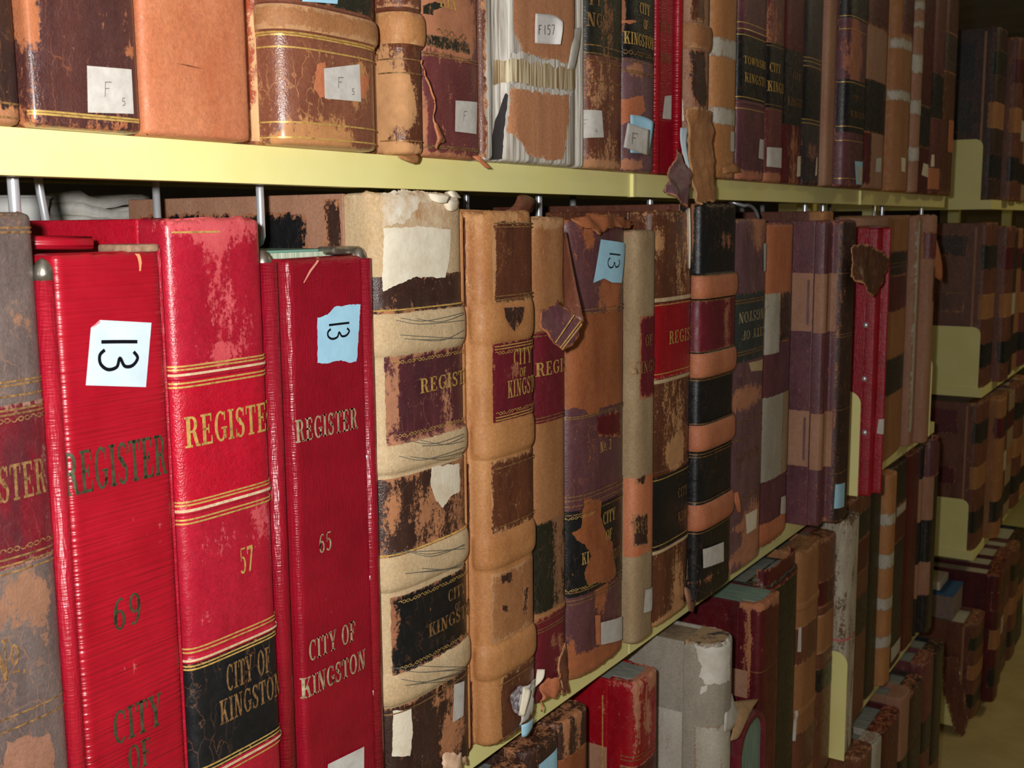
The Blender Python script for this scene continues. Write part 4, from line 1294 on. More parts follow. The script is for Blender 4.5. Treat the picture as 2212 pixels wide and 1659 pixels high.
# loose folded flap of spine leather that hangs over the tan book
fl_ = L('purple')
b.sheet('loose_flap', [[(1219, 505, -0.020), (1222, 500, -0.024)], [(1215, 600, -0.026), (1240, 600, -0.042)], [(1217, 650, -0.034), (1252, 650, -0.052)], [(1222, 680, -0.044), (1262, 696, -0.060)]], L('brown'), 0.0014)
o = b.torn('folded_flap', [(1199, 648, -0.036), (1210, 662, -0.042), (1224, 664, -0.046), (1244, 680, -0.056), (1262, 698, -0.061), (1252, 728, -0.060), (1238, 744, -0.056), (1216, 758, -0.052), (1196, 742, -0.048), (1184, 724, -0.046), (1164, 706, -0.040), (1164, 690, -0.038), (1170, 668, -0.037), (1182, 664, -0.037)], fl_, 0.0010)
m = MB()
for (xa1, ya1, xb1, yb1) in ((1200, 740, 1240, 681), (1210, 752, 1254, 694), (1214, 755, 1257, 700)):
    m.tube([at(xa1, ya1, -0.0515) - b.org, at((xa1 + xb1) / 2, (ya1 + yb1) / 2, -0.0575) - b.org, at(xb1, yb1, -0.0618) - b.org], 0.0006, 6)
b.solid('flap_gilt_lines', m, GOLD)
b.torn('torn_head', [(1232, 474, -0.018), (1270, 462, -0.020), (1330, 466, -0.016), (1368, 484, -0.008), (1356, 494, -0.014), (1340, 490, -0.024), (1312, 494, -0.032), (1296, 506, -0.034), (1280, 494, -0.032), (1258, 488, -0.028)], L('rust'), 0.0016, 0.0014)
X = b.xr + GAP
# --- khaki slim
b = Book('ledger', 'slim khaki cloth book, shorter than its neighbours, with a faded maroon label', X, (1411, 900), ZB, (1385, 497), -0.024, 0.016, 0.6, mat=L('khaki'), group=G_B, cover=L('khaki'), rag=0.0012, leaves=LEAVES)
b.panel(682, 860, L('maroon'), a=0.25, c=1.0, name='title_label', rag=0.0014, edge=0.6, wear=[(1365, 770, 10, 90, 0.4)])
b.panel(1026, 1192, L('orange'), name='worn_panel', rag=0.0008, edge=0.2)
b.poly('dark_scraps', [(1364, 1110), (1398, 1106), (1400, 1180), (1366, 1182)], L('darkbrown'), rag=0.002, edge=0.6, step=0.005)
b.poly('dark_scraps', [(1370, 1032), (1394, 1026), (1390, 1044), (1370, 1046)], L('darkbrown'), rag=0.0014, edge=0.5, step=0.005)
b.text('OF', 1392, 748, 22, DULLGOLD, wide=1.0)
b.text('KINGSTON', 1362, 808, 24, DULLGOLD, wide=0.95)
b.text('REG', 1368, 1152, 24, DULLGOLD, wide=0.8)
b.sticker([(1392, 1274), (1408, 1268), (1406, 1318), (1388, 1324)], GREYPAPER)
X = b.xr + GAP
# --- brown with scarlet REG label
b = Book('ledger', 'chestnut ledger with a bright red REGISTER label and a black label below', X, (1487, 900), ZB, (1448, 456), -0.020, 0.018, 0.55, mat=L('chestnut'), group=G_B,
         wear=[(1470, 560, 20, 80, 0.2), (1425, 520, 12, 30, 0.35), (1455, 900, 26, 90, 0.22), (1460, 980, 18, 30, 0.5), (1465, 1260, 12, 70, 0.42), (1450, 1330, 40, 10, 0.5)], bands=[(645, 5, 0.001), (814, 5, 0.001), (1010, 5, 0.001), (1172, 5, 0.001)], cover=L('chestnut'), rag=0.003, leaves=LEAVES)
b.panel(652, 810, leather('pure_red', srgb(176, 10, 32), srgb(150, 8, 26), srgb(206, 160, 116), rough=0.35, wear=-0.4), a=0.06, name='title_label', rag=0.0005, edge=0.3)
b.panel(640, 648, L('cream'), name='worn_ridge', edge=0.2)
b.panel(812, 820, L('cream'), name='worn_ridge', edge=0.2)
b.panel(1016, 1168, L('black'), a=0.1, name='black_label', edge=0.2)
b.panel(1169, 1176, L('cream'), name='worn_ridge', edge=0.2)
b.rules([655, 800, 1022, 1160], GOLD, a=0.1)
b.text('REGISTER', 1443, 744, 26, GOLD, wide=1.15)
b.text('CITY', 1462, 1076, 20, DULLGOLD, wide=0.9)
b.text('KINGSTON', 1462, 1128, 20, DULLGOLD, wide=1.0)
b.sticker([(1482, 1210), (1492, 1204), (1490, 1250), (1480, 1254)], GREYPAPER)
b.sheet('torn_foot', [[(1478, 1268, -0.018), (1500, 1276, -0.012)], [(1482, 1290, -0.024), (1504, 1292, -0.014)], [(1490, 1320, -0.02), (1496, 1322, -0.014)]], L('fadedtan'), 0.002)
X = b.xr + GAP
# --- black ledger with orange bands
b = Book('ledger', 'tall black ledger with four broad orange raised bands and a white shelf label', X, (1581, 850), ZB, (1540, 440), -0.030, 0.016, 0.5, mat=L('black'), group=G_B,
         wear=[(1490, 500, 8, 70, 0.7), (1570, 520, 14, 20, 0.35), (1530, 1250, 50, 6, 0.3)], bands=[(617, 26, 0.0045), (781, 27, 0.0045), (933, 28, 0.0045), (1098, 28, 0.0045)], cover=L('brown'), rag=0.002, leaves=LEAVES)
for y, h in ((617, 24), (781, 25), (933, 27), (1098, 27)):
    b.band(y, h, L('orangeband'))
b.panel(646, 753, L('maroon'), name='title_label', edge=0.3, wear=[(1568, 700, 8, 50, 0.4)])
b.rules([592, 645, 752, 808, 812, 903, 966, 972, 1066, 1130], DULLGOLD)
b.sticker([(1516, 1186), (1561, 1170), (1561, 1212), (1517, 1227)], PAPER)
b.sheet('frayed_edge', [[(1480, 456, -0.016), (1490, 448, -0.024)], [(1484, 520, -0.018), (1492, 520, -0.026)], [(1486, 580, -0.018), (1490, 580, -0.024)]], CREAM, 0.0012)
X = b.xr + GAP
# --- upside-down plum
b = Book('ledger', 'plum ledger shelved upside down with an inverted KINGSTON label', X, (1646, 850), ZB, (1622, 473), -0.022, 0.020, 0.6, mat=L('mauve'), group=G_B,
         wear=[(1640, 500, 12, 40, 0.4), (1610, 860, 40, 22, 0.5), (1625, 1150, 14, 60, 0.6), (1600, 1200, 30, 14, 0.4), (1596, 1140, 10, 8, 0.5)], cover=L('chestnut'), rag=0.002, leaves=LEAVES)
b.panel(632, 778, leather('slate_green', srgb(56, 66, 66), srgb(44, 52, 54), srgb(160, 120, 90), rough=0.5), name='dark_label', edge=0.2)
b.poly('bare_patch', [(1616, 784), (1648, 774), (1646, 800), (1622, 802)], L('cream'), rag=0.0012, step=0.005)
b.rules([646, 652, 756, 762, 905, 940, 1066, 1074], DULLGOLD, w=0.0016)
b.text('KINGSTON', 1594, 676, 21, SILV, wide=1.4, flip=True, align='r')
b.text('CITY OF', 1602, 716, 18, SILV, wide=1.5, flip=True, align='r')
b.text('REGISTER', 1590, 985, 19, DULLGOLD, wide=1.2, flip=True, align='r')
b.sticker([(1609, 1112), (1634, 1098), (1632, 1140), (1611, 1154)], CREAM)
b.sheet('torn_band', [[(1584, 1066, -0.026), (1594, 1062, -0.03)], [(1588, 1090, -0.03), (1600, 1086, -0.034)], [(1594, 1108, -0.028), (1600, 1108, -0.03)]], L('orangeband'), 0.0014)
b.sticker([(1648, 527), (1655, 524), (1654, 584), (1648, 586)], PALEBLUE)
X = b.xr + GAP
# --- slim book with cream patches
b = Book('ledger', 'slim plum book with a tan head, cream paper patches and white shelf label', X, (1703, 850), ZB, (1690, 481), -0.010, 0.020, 0.6, sh=0.02, mat=L('violet'), group=G_B,
         wear=[], cover=L('violet'), rag=0.002, leaves=LEAVES)
b.panel(481, 640, L('orange'), a=-0.25, name='tan_head', edge=0.2)
b.panel(632, 760, L('greywhite'), a=-0.75, c=0.45, name='paper_patch', rag=0.001, edge=0.2)
b.panel(632, 740, L('darkbrown'), a=0.45, name='dark_panel', rag=0.001, edge=0.4)
b.panel(850, 1025, L('canvas'), a=-0.6, c=0.6, name='paper_patch', rag=0.001, edge=0.2)
b.panel(850, 1025, L('khaki'), a=0.6, c=1.0, name='worn_panel', rag=0.001, edge=0.3)
b.panel(1112, 1160, L('orange'), name='tan_foot', rag=0.002, edge=0.2)
b.sticker([(1686, 1074), (1701, 1070), (1700, 1108), (1684, 1110)], PAPER)
X = b.xr + GAP
# --- big faded purple ledger standing forward
b = Book('ledger', 'large faded purple ledger standing forward so its boxed cover shows', X, (1836, 850), ZB, (1790, 476), -0.066, 0.020, 0.5, sh=0.036, mat=L('violet'), group=G_B, cover=L('violet'), rag=0.002, leaves=LEAVES, depth=0.34)
sj = b.s0
for y0, y1 in ((590, 716), (888, 1008)):
    z0, z1 = b.zy(y1, 1790), b.zy(y0, 1790)
    b.poly('tan_panel', [(0.001, z0), (b.s0 + 0.008, z0), (b.s0 + 0.008, z1), (0.001, z1)], L('fadedtan'), px=False, edge=0.1)
z0, z1 = 0.004, b.h - 0.004
b.poly('joint_strip', [(sj * 0.5, z0), (sj * 0.72, z0), (sj * 0.72, z1), (sj * 0.5, z1)], L('fadedtan'), px=False, rag=0.001, edge=0.2)
zz0, zz1 = 0.002, b.h - 0.002
b.poly('dark_spine_leather', [(b.s0 + 0.010, zz0), (b.s1, zz0), (b.s1, zz1), (b.s0 + 0.010, zz1)], L('darkbrown'), px=False, rag=0.001, edge=0.3)
b.rules([720, 726, 590, 880, 1008], DULLGOLD)
b.sticker([(1804, 1046), (1824, 1042), (1822, 1094), (1801, 1098)], BLUE, name='blue_label')
bp_ = b
# cover panels with a tooled border
for y0, y1 in ((590, 716), (888, 1008)):
    z0, z1 = b.zy(y1, 1740), b.zy(y0, 1740)
    b.side('tan_cover_panel', [(b.b + 0.017, z0), (0.2, z0), (0.2, z1), (b.b + 0.017, z1)], L('fadedtan'), rag=0.0006, edge=0.2)
    b.side('panel_border', [(b.b + 0.022, z0 + 0.010), (b.b + 0.026, z0 + 0.010), (b.b + 0.026, z1 - 0.010), (b.b + 0.022, z1 - 0.010)], L('mauve'), lift=0.0008)
X = b.xr + GAP
# --- three thin volumes and a bookend before the red binder
b = Book('ledger', 'thin tan and brown volume squeezed right of the faded purple ledger', X, 0.05, ZB, 0.485, -0.004, 0.012, 0.6, mat=L('tan'), group=G_B, cover=L('brown'), leaves=LEAVES)
b.panel(700, 790, L('maroon'), name='title_label')
X = b.xr + GAP
b = Book('ledger', 'thin red volume behind the tall yellow bookend edge', X, 0.035, ZB, 0.46, 0.002, 0.010, 0.6, mat=L('wine'), group=G_B, cover=L('wine'), leaves=LEAVES)
b.panel(730, 770, L('greywhite'), name='paper_label')
X = b.xr + 0.004
be = at(1849, 950, -0.03)
bookend(X + 0.001, -0.045, 0.15, ZB, at(1849, 842, -0.03).z - ZB, 'tall yellow bookend seen edge-on left of the riveted red binder')
X += 0.006
b = Book('post_binder', 'deep red binder with chrome rivets down its side and a small white label', X, (1914, 800), ZB, (1880, 492), -0.075, 0.012, 0.6, sh=0.03, mat=REDFAR, group=G_B, cover=REDFAR, rag=0, depth=0.33)
rivets(b, [(1866, 702), (1867, 818), (1868, 934)], 0.005)
b.sticker([(1898, 906), (1918, 904), (1919, 938), (1894, 936)], PAPER)
m = MB(); m.box(-b.hw + 0.004, -b.hw + 0.024, 0.008, 0.03, b.h, b.h + 0.004)
b.solid('binder_clasp', m, CHROME, bevel=0.0015)
b.sheet('head_wrap', [[(1838, 470, -0.06), (1880, 474, -0.080), (1925, 470, -0.07)], [(1840, 490, -0.06), (1880, 486, -0.084), (1924, 492, -0.07)]], L('fadedtan'), 0.0016)
# loose brown flap lying against the binder
b.torn('loose_flap', [(1840, 534, -0.088), (1862, 524, -0.092), (1884, 534, -0.096), (1920, 556, -0.09), (1916, 584, -0.092), (1900, 618, -0.1), (1888, 641, -0.1), (1868, 618, -0.104), (1838, 598, -0.09)], L('chestnut'), 0.003)
X = b.xr + GAP
b = Book('ledger', 'brown ledger with dark bands just right of the red riveted binder', X, (1950, 800), ZB, (1935, 468), -0.012, 0.02, 0.6, mat=L('tanbrown'), group=G_B, cover=L('brown'), leaves=LEAVES)
b.panel(545, 600, L('black'), name='dark_panel'); b.panel(600, 680, L('wine'), name='title_label'); b.panel(780, 860, L('greenblack'), name='dark_panel', rag=0.001)
b.rules([572, 580], DULLGOLD)
X = b.xr + GAP
b = Book('ledger', 'last book on the middle shelf, tan with a split white joint', X, (2010, 800), ZB, (1985, 464), -0.04, 0.022, 0.6, sh=0.05, mat=L('fadedtan'), group=G_B, cover=L('fadedtan'), leaves=LEAVES, rag=0.002)
z0, z1 = 0.03, b.h - 0.01
b.poly('split_white_joint', [(b.s0 * 0.22, z0), (b.s0 * 0.62, z0), (b.s0 * 0.62, z1), (b.s0 * 0.22, z1)], L('greywhite'), px=False, rag=0.004, edge=0.5)
b.panel(575, 655, L('darkbrown'), a=0.4, name='dark_panel', rag=0.001); b.panel(500, 560, L('oxblood'), name='title_label')
b.sheet('loose_flap', [[(2012, 500, -0.03), (2018, 500, -0.034)], [(2012, 560, -0.036), (2038, 572, -0.05)], [(2016, 596, -0.036), (2034, 608, -0.046)]], L('orange'), 0.0016)
XB_END = b.xr
bookend(XB_END + 0.002, -0.03, 0.16, ZB, at(2018, 752, 0.0).z - ZB, 'yellow bookend closing the end of the middle shelf')
# ================================================================== UPPER SHELF
HA = 0.46
X = 0.262


def abook(label, right, yf, b_, e, mat, **kw):
    global X
    name = kw.pop('name', 'ledger')
    o = Book(name, label, X, right, ZA, kw.pop('h', HA), yf, b_, e, mat=L(mat) if isinstance(mat, str) else mat, group=G_A, nz=kw.pop('nz', 90), cover=kw.pop('cover', L(mat) if isinstance(mat, str) else mat), leaves=LEAVES, **kw)
    X = o.xr + GAP
    return o


abook('dark brown ledger cut by the left edge on the upper shelf', (38, 200), -0.012, 0.016, 0.5, 'darkbrown', wear=[(25, 262, 30, 14, 0.8)]).rules([198, 232], DULLGOLD)
b = abook('glossy dark plum-brown ledger with a square F label, upper shelf', (298, 200), -0.014, 0.006, 0.45, leather('glossy_plum', srgb(92, 52, 46), srgb(66, 38, 40), srgb(186, 110, 66), crack=0.3, rough=0.36, ridge=0.5, coat=0.8, bump=0.4, streak=(1, 1, 0.15)),
          wear=[(52, 20, 22, 60, 0.62), (280, 110, 8, 12, 0.5), (170, 288, 150, 8, 0.35), (130, 82, 14, 3, 0.5)], depth=0.34)
b.rules([244, 250], GOLD)
f_note(b, [(187, 142), (283, 150), (288, 246), (189, 243)], 0.0004, extra='5')
b = abook('plain smooth orange leather ledger without any marking, upper shelf', (535, 200), -0.016, 0.006, 0.5, 'orange', wear=[])
b.poly('crease', [(378, 136), (410, 141), (440, 149), (409, 144)], L('brown'), step=0.003)
b = abook('crackled umber ledger with a broad raised band and a torn square F label', (807, 200), -0.024, 0.026, 0.6, 'umber', sh=0.022, bands=[(52, 30, 0.004)],
          wear=[(690, 290, 70, 40, 0.36), (775, 180, 20, 50, 0.4), (690, 325, 110, 10, 0.7), (600, 310, 14, 20, 0.6)], rag=0.002, depth=0.34)
z0, z1 = 0.003, b.h
b.poly('joint_leather', [(0.004, z0), (b.s0, z0), (b.s0, z1), (0.004, z1)], L('orangered'), px=False, edge=0.3, wear=[(560, 300, 16, 80, 0.5)])
b.band(52, 26, L('tanbrown'), edge=0.6)
b.panel(-40, 14, L('greenblack'), name='dark_label', edge=0.3)
b.rules([84, 89, 114, 270, 302], GOLD)
b.poly('bare_leather', [(680, 140), (700, 132), (712, 215), (690, 210), (676, 190)], L('orange'), rag=0.0015, edge=0.3)
b.poly('bare_leather', [(768, 160), (795, 170), (785, 215), (768, 212)], L('orange'), rag=0.0015, edge=0.3)
f_note(b, [(697, 148), (774, 139), (777, 220), (699, 213)], 0.0005, extra='5')
b.sticker([(650, -20), (728, -20), (725, 9), (650, 4)], BLUE)
b = abook('narrow tan and brown ledger with a smooth band, beside the crackled umber one', (910, 200), -0.020, 0.022, 0.65, 'chestnut', bands=[(62, 38, 0.004)], rag=0.003,
          wear=[(840, 200, 34, 90, 0.5), (880, 215, 26, 50, 0.55), (850, 330, 50, 14, 0.8), (822, 260, 12, 80, 0.5)])
b.band(62, 34, L('tan'), edge=0.5)
b.panel(-60, 16, L('brown'), name='worn_panel', edge=0.4)
b.rules([128, 158, 304], DULLGOLD)
b.sheet('torn_foot', [[(860, 338, -0.02), (905, 334, -0.016)], [(878, 346, -0.024), (908, 342, -0.018)], [(895, 352, -0.022), (900, 352, -0.020)]], L('tan'), 0.0015)
b = abook('peeling plum ledger with cut gilt letters KIN and a narrow F label', (1031, 200), -0.016, 0.016, 0.6, 'oxblood', rag=0.003,
          wear=[(970, 45, 60, 60, 0.75), (915, 250, 10, 70, 0.4), (960, 348, 70, 12, 0.9), (1000, 95, 20, 30, 0.5)])
b.poly('dark_scrap', [(912, 12), (940, 4), (962, 10), (938, 24), (936, 34), (914, 30)], L('greenblack'), rag=0.001, edge=0.2)
b.panel(84, 110, L('greenblack'), c=0.7, name='dark_label_edge', rag=0.001, edge=0.4)
b.rules([122, 128, 318, 322], DULLGOLD)
b.ornament([76], DULLGOLD, a=0.25, c=0.7, h=0.006)
b.text('KIN', 948, 14, 34, GOLD, wide=0.8)
f_note(b, [(982, 217), (1029, 221), (1027, 290), (981, 284)], 0.0005)
b.torn('peeling_strip', [(905, 130, -0.018), (916, 128, -0.022), (930, 168, -0.032), (934, 200, -0.03), (944, 206, -0.034), (940, 226, -0.03), (952, 262, -0.032), (962, 306, -0.028), (950, 312, -0.030), (944, 300, -0.030), (940, 322, -0.022), (930, 318, -0.022), (926, 262, -0.022), (920, 200, -0.022), (908, 165, -0.022)], L('orange'), 0.0012)
b.sheet('peeling_tail', [[(1020, 338, -0.018), (1034, 336, -0.022)], [(1034, 346, -0.024), (1046, 350, -0.024)], [(1048, 362, -0.024), (1060, 363, -0.026)]], L('orange'), 0.0014)
# --- broken-backed book with bare sewn sections
b = abook('broken-backed ledger with bare white sections, cords and a paper note on its spine', (1240, 200), -0.022, 0.010, 0.5, pages_mat('bare_sections', srgb(236, 232, 222), srgb(150, 140, 128), freq=420, bump=0.8), name='ledger', sh=0.030, cover=L('brown'), rag=0.001, spine_name='sewn_sections')
z1 = b.h
b.poly('torn_joint', [(0.001, 0.004), (b.s0 * 0.42, 0.002), (b.s0 * 0.42, z1), (0.001, z1)], L('brown'), px=False, rag=0.002, edge=0.5)
b.poly('painted_gap', [(1060, 345), (1084, 344), (1098, 205), (1092, 200)], plain('gap_shade_paint', srgb(52, 48, 48), rough=0.9), rag=0.0006)  # dark patch that paints in the shade of the gap beside the sections
b.poly('leather_shred', [(1106, -30), (1240, -30), (1240, 60), (1234, 128), (1224, 136), (1190, 132), (1150, 122), (1128, 112), (1110, 70), (1108, 28)], L('shred'), rag=0.0014, edge=0.5)
b.poly('leather_shred', [(1100, 188), (1160, 196), (1228, 206), (1228, 262), (1222, 300), (1216, 342), (1196, 346), (1176, 344), (1150, 340), (1134, 326), (1124, 306), (1098, 288), (1094, 256), (1102, 226)], L('shred'), rag=0.0016, edge=0.4)
cord = pages_mat('cord_threads', srgb(236, 224, 190), srgb(136, 104, 62), freq=520, bump=1.0)
b.poly('sewing_cord', [(1062, 128), (1092, 130), (1110, 122), (1160, 132), (1230, 142), (1240, 150), (1237, 195), (1160, 188), (1104, 176), (1064, 182)], cord, rag=0.0012)
b.poly('frayed_lining', [(1100, 112), (1160, 124), (1228, 140), (1228, 146), (1160, 136), (1100, 124)], pages_mat('frayed_white', srgb(232, 228, 220), srgb(170, 160, 148), freq=300, bump=1.0), rag=0.0025, step=0.004)
b.poly('frayed_lining', [(1100, 180), (1160, 190), (1236, 198), (1230, 208), (1160, 198), (1100, 190)], MATS['frayed_white'], rag=0.0025, step=0.004)
o = b.sheet('paper_note', [[(1157, 29, -0.024), (1180, 31, -0.025), (1200, 32, -0.024), (1216, 46, -0.030)], [(1156, 60, -0.024), (1180, 62, -0.025), (1200, 64, -0.025), (1216, 66, -0.033)], [(1156, 93, -0.024), (1180, 95, -0.025), (1196, 96, -0.026), (1211, 96, -0.032)]], plain('curled_note', srgb(222, 218, 214), srgb(206, 202, 200), rough=0.7), 0.0005)
b.layer += 4
m = MB()
for ch, x0 in (('F', 1163), ('1', 1173), ('5', 1182), ('7', 1191)):
    for st_ in HAND[ch]:
        m.tube([at(x0 + p[0] * 8, 74 - p[1] * 20 + p[0], -0.0272) - b.org for p in smooth_line(st_)], 0.00035, 5)
m.build('handwriting', PENCIL, o)
b.sheet('paper_strip', [[(1238, 66, -0.018), (1246, 60, -0.016), (1256, 58, -0.012)], [(1234, 105, -0.022), (1242, 104, -0.024), (1252, 104, -0.018)], [(1226, 148, -0.024), (1234, 150, -0.024), (1240, 150, -0.02)]], PAPER, 0.0008)
b.sheet('torn_edge', [[(1220, 215, -0.016), (1232, 206, -0.018)], [(1216, 280, -0.020), (1228, 260, -0.022)], [(1212, 335, -0.02), (1222, 320, -0.022)]], plain('ragged_lining', srgb(226, 214, 196), srgb(150, 120, 96), scale=150, rough=0.8), 0.0012)
# --- green-black label, then black label
b = abook('brown ledger with a cracked green-black label ending in NGS', (1341, 200), -0.018, 0.018, 0.55, 'brown', rag=0.003, wear=[(1290, 200, 40, 60, 0.22), (1290, 320, 50, 30, 0.24), (1300, 355, 50, 8, 0.4)])
b.panel(-40, 126, L('greenblack'), name='dark_label', edge=0.25, wear=[(1312, 50, 14, 70, 0.3)])
b.rules([105, 122, 138, 180], DULLGOLD)
b.text('NGS', 1266, 56, 27, DULLGOLD, wide=1.0)
b.text('TY', 1268, 10, 26, DULLGOLD, wide=1.0)
f_note(b, [(1236, 240), (1299, 239), (1303, 297), (1230, 302)], 0.0004, extra='4')
b = abook('ledger with a black CITY OF KINGSTON label and blue and grey notes at its foot', (1411, 200), -0.018, 0.018, 0.55, 'mauve', rag=0.002, wear=[(1375, 150, 14, 12, 0.6), (1360, 355, 30, 8, 0.6)])
b.panel(-40, 132, L('black'), name='black_label', edge=0.2, wear=[(1344, 20, 8, 40, 0.5)])
b.poly('bare_patch', [(1341, 216), (1388, 205), (1394, 240), (1380, 252), (1341, 270)], L('orange'), rag=0.0012, edge=0.3)
b.poly('bare_patch', [(1341, 44), (1364, 42), (1374, 47), (1362, 52), (1341, 50)], L('orange'), rag=0.0008, step=0.004)
b.rules([138, 158, 162, 332], DULLGOLD)
b.ornament([120], DULLGOLD, a=0.05, c=0.8, h=0.005)
b.text('CITY', 1380, 28, 22, GOLD, wide=0.75)
b.text('OF', 1388, 62, 18, GOLD, wide=0.75)
b.text('KINGSTON', 1346, 94, 24, GOLD, wide=0.8)
b.sheet('blue_note', [[(1362, 248, -0.021), (1390, 250, -0.023), (1412, 263, -0.028)], [(1362, 290, -0.021), (1390, 292, -0.022), (1409, 296, -0.026)], [(1362, 330, -0.021), (1388, 331, -0.022), (1402, 334, -0.022)]], BLUE, 0.0005)
o = b.sheet('paper_label', [[(1356, 265, -0.0245), (1380, 273, -0.0262), (1404, 281, -0.0290)], [(1352, 290, -0.0245), (1377, 298, -0.0258), (1402, 308, -0.0280)], [(1347, 318, -0.0245), (1374, 327, -0.0256), (1401, 336, -0.0260)]], GREYPAPER, 0.0004)
o['label'] = 'square paper label with a pencilled F'
m = MB()
for st_ in HAND['F']:
    m.tube([at(1364 + p[0] * 16, 310 - p[1] * 24 + p[0] * 4, -0.0268) - b.org for p in smooth_line(st_)], 0.0004, 5)
m.build('handwriting', PENCIL, o)
b = abook('slim bright red binder on the upper shelf between brown ledgers', (1463, 200), -0.010, 0.004, 0.3, REDFAR, cover=REDFAR, name='post_binder', rag=0)
b.solid('post_tube', MB().tube([(-b.hw + 0.006, 0.000, 0.0), (-b.hw + 0.006, 0.000, HA)], 0.0055, 14), REDPLEAT, True)
b.solid('post_tube', MB().tube([(b.hw - 0.006, -0.001, 0.0), (b.hw - 0.006, -0.001, HA)], 0.0055, 14), REDPLEAT, True)
b.text('CITY OF', 1422, 66, 20, DULLGOLD, wide=0.6)
b.text('KINGSTON', 1420, 132, 18, DULLGOLD, wide=0.55)
b.sticker([(1435, 208), (1450, 206), (1449, 258), (1430, 256)], GREYPAPER)
# --- peeling book whose spine hangs below the shelf
b = abook('peeling tan ledger whose loose spine hangs down over the shelf lip', (1530, 100), -0.024, 0.020, 0.6, 'fadedtan', sh=0.010, bands=[(82, 28, 0.004)], rag=0.003, wear=[(1480, 200, 14, 120, 0.3)])
b.band(82, 26, L('tanbrown'), edge=0.4)
b.poly('dark_panel', [(1487, 106), (1522, 110), (1526, 180), (1530, 234), (1502, 228), (1490, 190)], L('darkbrown'), rag=0.001, edge=0.4)
b.poly('dark_panel', [(1488, -20), (1520, -20), (1522, 52), (1492, 46)], L('chestnut'), rag=0.001, edge=0.4)
b.sticker([(1462, 72), (1470, 72), (1470, 112), (1464, 112)], CREAM, 0.0006)
b.sticker([(1464, 216), (1476, 214), (1478, 262), (1464, 260)], CREAM, 0.0008)
b.sheet('blue_scrap', [[(1470, 276, -0.026), (1488, 276, -0.028)], [(1468, 306, -0.027), (1480, 306, -0.030)], [(1480, 350, -0.03), (1488, 350, -0.032)], [(1486, 368, -0.03), (1490, 366, -0.032)]], PALEBLUE, 0.0006)
hang = L('orange')
b.torn('hanging_spine', [(1480, 236, -0.026), (1505, 230, -0.036), (1536, 240, -0.03), (1538, 300, -0.034), (1541, 370, -0.038), (1544, 434, -0.04), (1520, 440, -0.050), (1500, 434, -0.036), (1494, 390, -0.034), (1486, 320, -0.03)], L('tanbrown'), 0.0016, 0.0026, wear=0.1)
b.torn('loose_flap', [(1460, 322, -0.030), (1476, 340, -0.038), (1496, 378, -0.044), (1490, 408, -0.046), (1484, 448, -0.046), (1462, 428, -0.05), (1433, 412, -0.042), (1446, 362, -0.036)], L('mauve'), 0.001)
b = abook('tan ledger with two grey-white patched bands, upper shelf', (1588, 200), -0.020, 0.020, 0.6, 'tan', sh=0.014, rag=0.003, wear=[(1575, 360, 20, 20, 0.4)])
b.panel(86, 128, L('greywhite'), name='paper_band', rag=0.0008, edge=0.4)
b.panel(235, 272, L('greywhite'), name='paper_band', rag=0.0008, edge=0.4)
b.sticker([(1578, 284), (1588, 286), (1588, 330), (1577, 326)], GREYPAPER)
b.sheet('torn_foot', [[(1560, 362, -0.022), (1590, 352, -0.022)], [(1562, 374, -0.026), (1600, 372, -0.024)]], L('tan'), 0.0016)
b = abook('maroon ledger with a black label reading TOWNSHIP and KINGSTON', (1652, 200), -0.016, 0.016, 0.45, 'violet', bands=[(74, 4, 0.001), (228, 4, 0.001)], rag=0.002, wear=[(1620, 378, 40, 8, 0.5)])
b.panel(80, 222, L('black'), name='black_label', edge=0.1)
b.rules([58, 72, 84, 216, 240], GOLD)
b.text('TOWNSHIP', 1605, 136, 15, GOLD, wide=1.5)
b.text('KINGSTON', 1607, 176, 18, GOLD, wide=1.35)
b.sticker([(1640, 300), (1652, 304), (1652, 346), (1637, 342)], GREYPAPER)
b = abook('maroon ledger with a black CITY label and white foot label, right of TOWNSHIP', (1691, 200), -0.016, 0.018, 0.5, 'oxblood', rag=0.002, wear=[(1670, 60, 20, 40, 0.3), (1668, 385, 24, 10, 0.7)])
b.panel(98, 236, L('black'), name='black_label', edge=0.1); b.rules([94, 104, 230, 240], DULLGOLD)
b.text('CITY', 1661, 154, 18, GOLD, wide=1.1); b.text('KINGSTON', 1656, 196, 20, GOLD, wide=1.15)
b.sticker([(1656, 318), (1688, 320), (1688, 364), (1655, 360)], PAPER)
b = abook('dark red ledger with a tall black label, third of the black-labelled run', (1733, 200), -0.014, 0.018, 0.5, 'wine', wear=[(1715, 330, 10, 60, 0.3)])
b.panel(112, 272, L('black'), name='black_label', edge=0.1)
b.text('CITY', 1712, 170, 14, DULLGOLD, wide=1.2); b.text('KINGSTON', 1700, 226, 16, DULLGOLD, wide=1.2)
b.sticker([(1722, 338), (1732, 336), (1732, 380), (1720, 382)], CREAM)
b = abook('blue-grey ledger with dark double lines, upper shelf', (1773, 200), -0.014, 0.018, 0.55, 'bluegrey', wear=[(1755, 330, 10, 20, 0.3)])
b.panel(152, 262, L('black'), name='black_label', edge=0.05)
b.rules([130, 138, 148, 262, 270], GOLD)
b.sticker([(1763, 342), (1772, 338), (1772, 378), (1760, 380)], CREAM)
b = abook('plain tan-backed ledger with its smooth board showing, upper shelf', (1804, 200), -0.020, 0.010, 0.4, 'fadedtan')
b = abook('glossy maroon ledger with black label and a deep shadow at its left', (1868, 200), -0.040, 0.020, 0.5, 'violet', sh=0.0, wear=[(1850, 120, 14, 60, 0.5), (1850, 20, 6, 40, 0.4)])
b.panel(178, 290, L('black'), name='black_label', edge=0.1); b.panel(-20, 46, L('black'), name='black_label', edge=0.1)
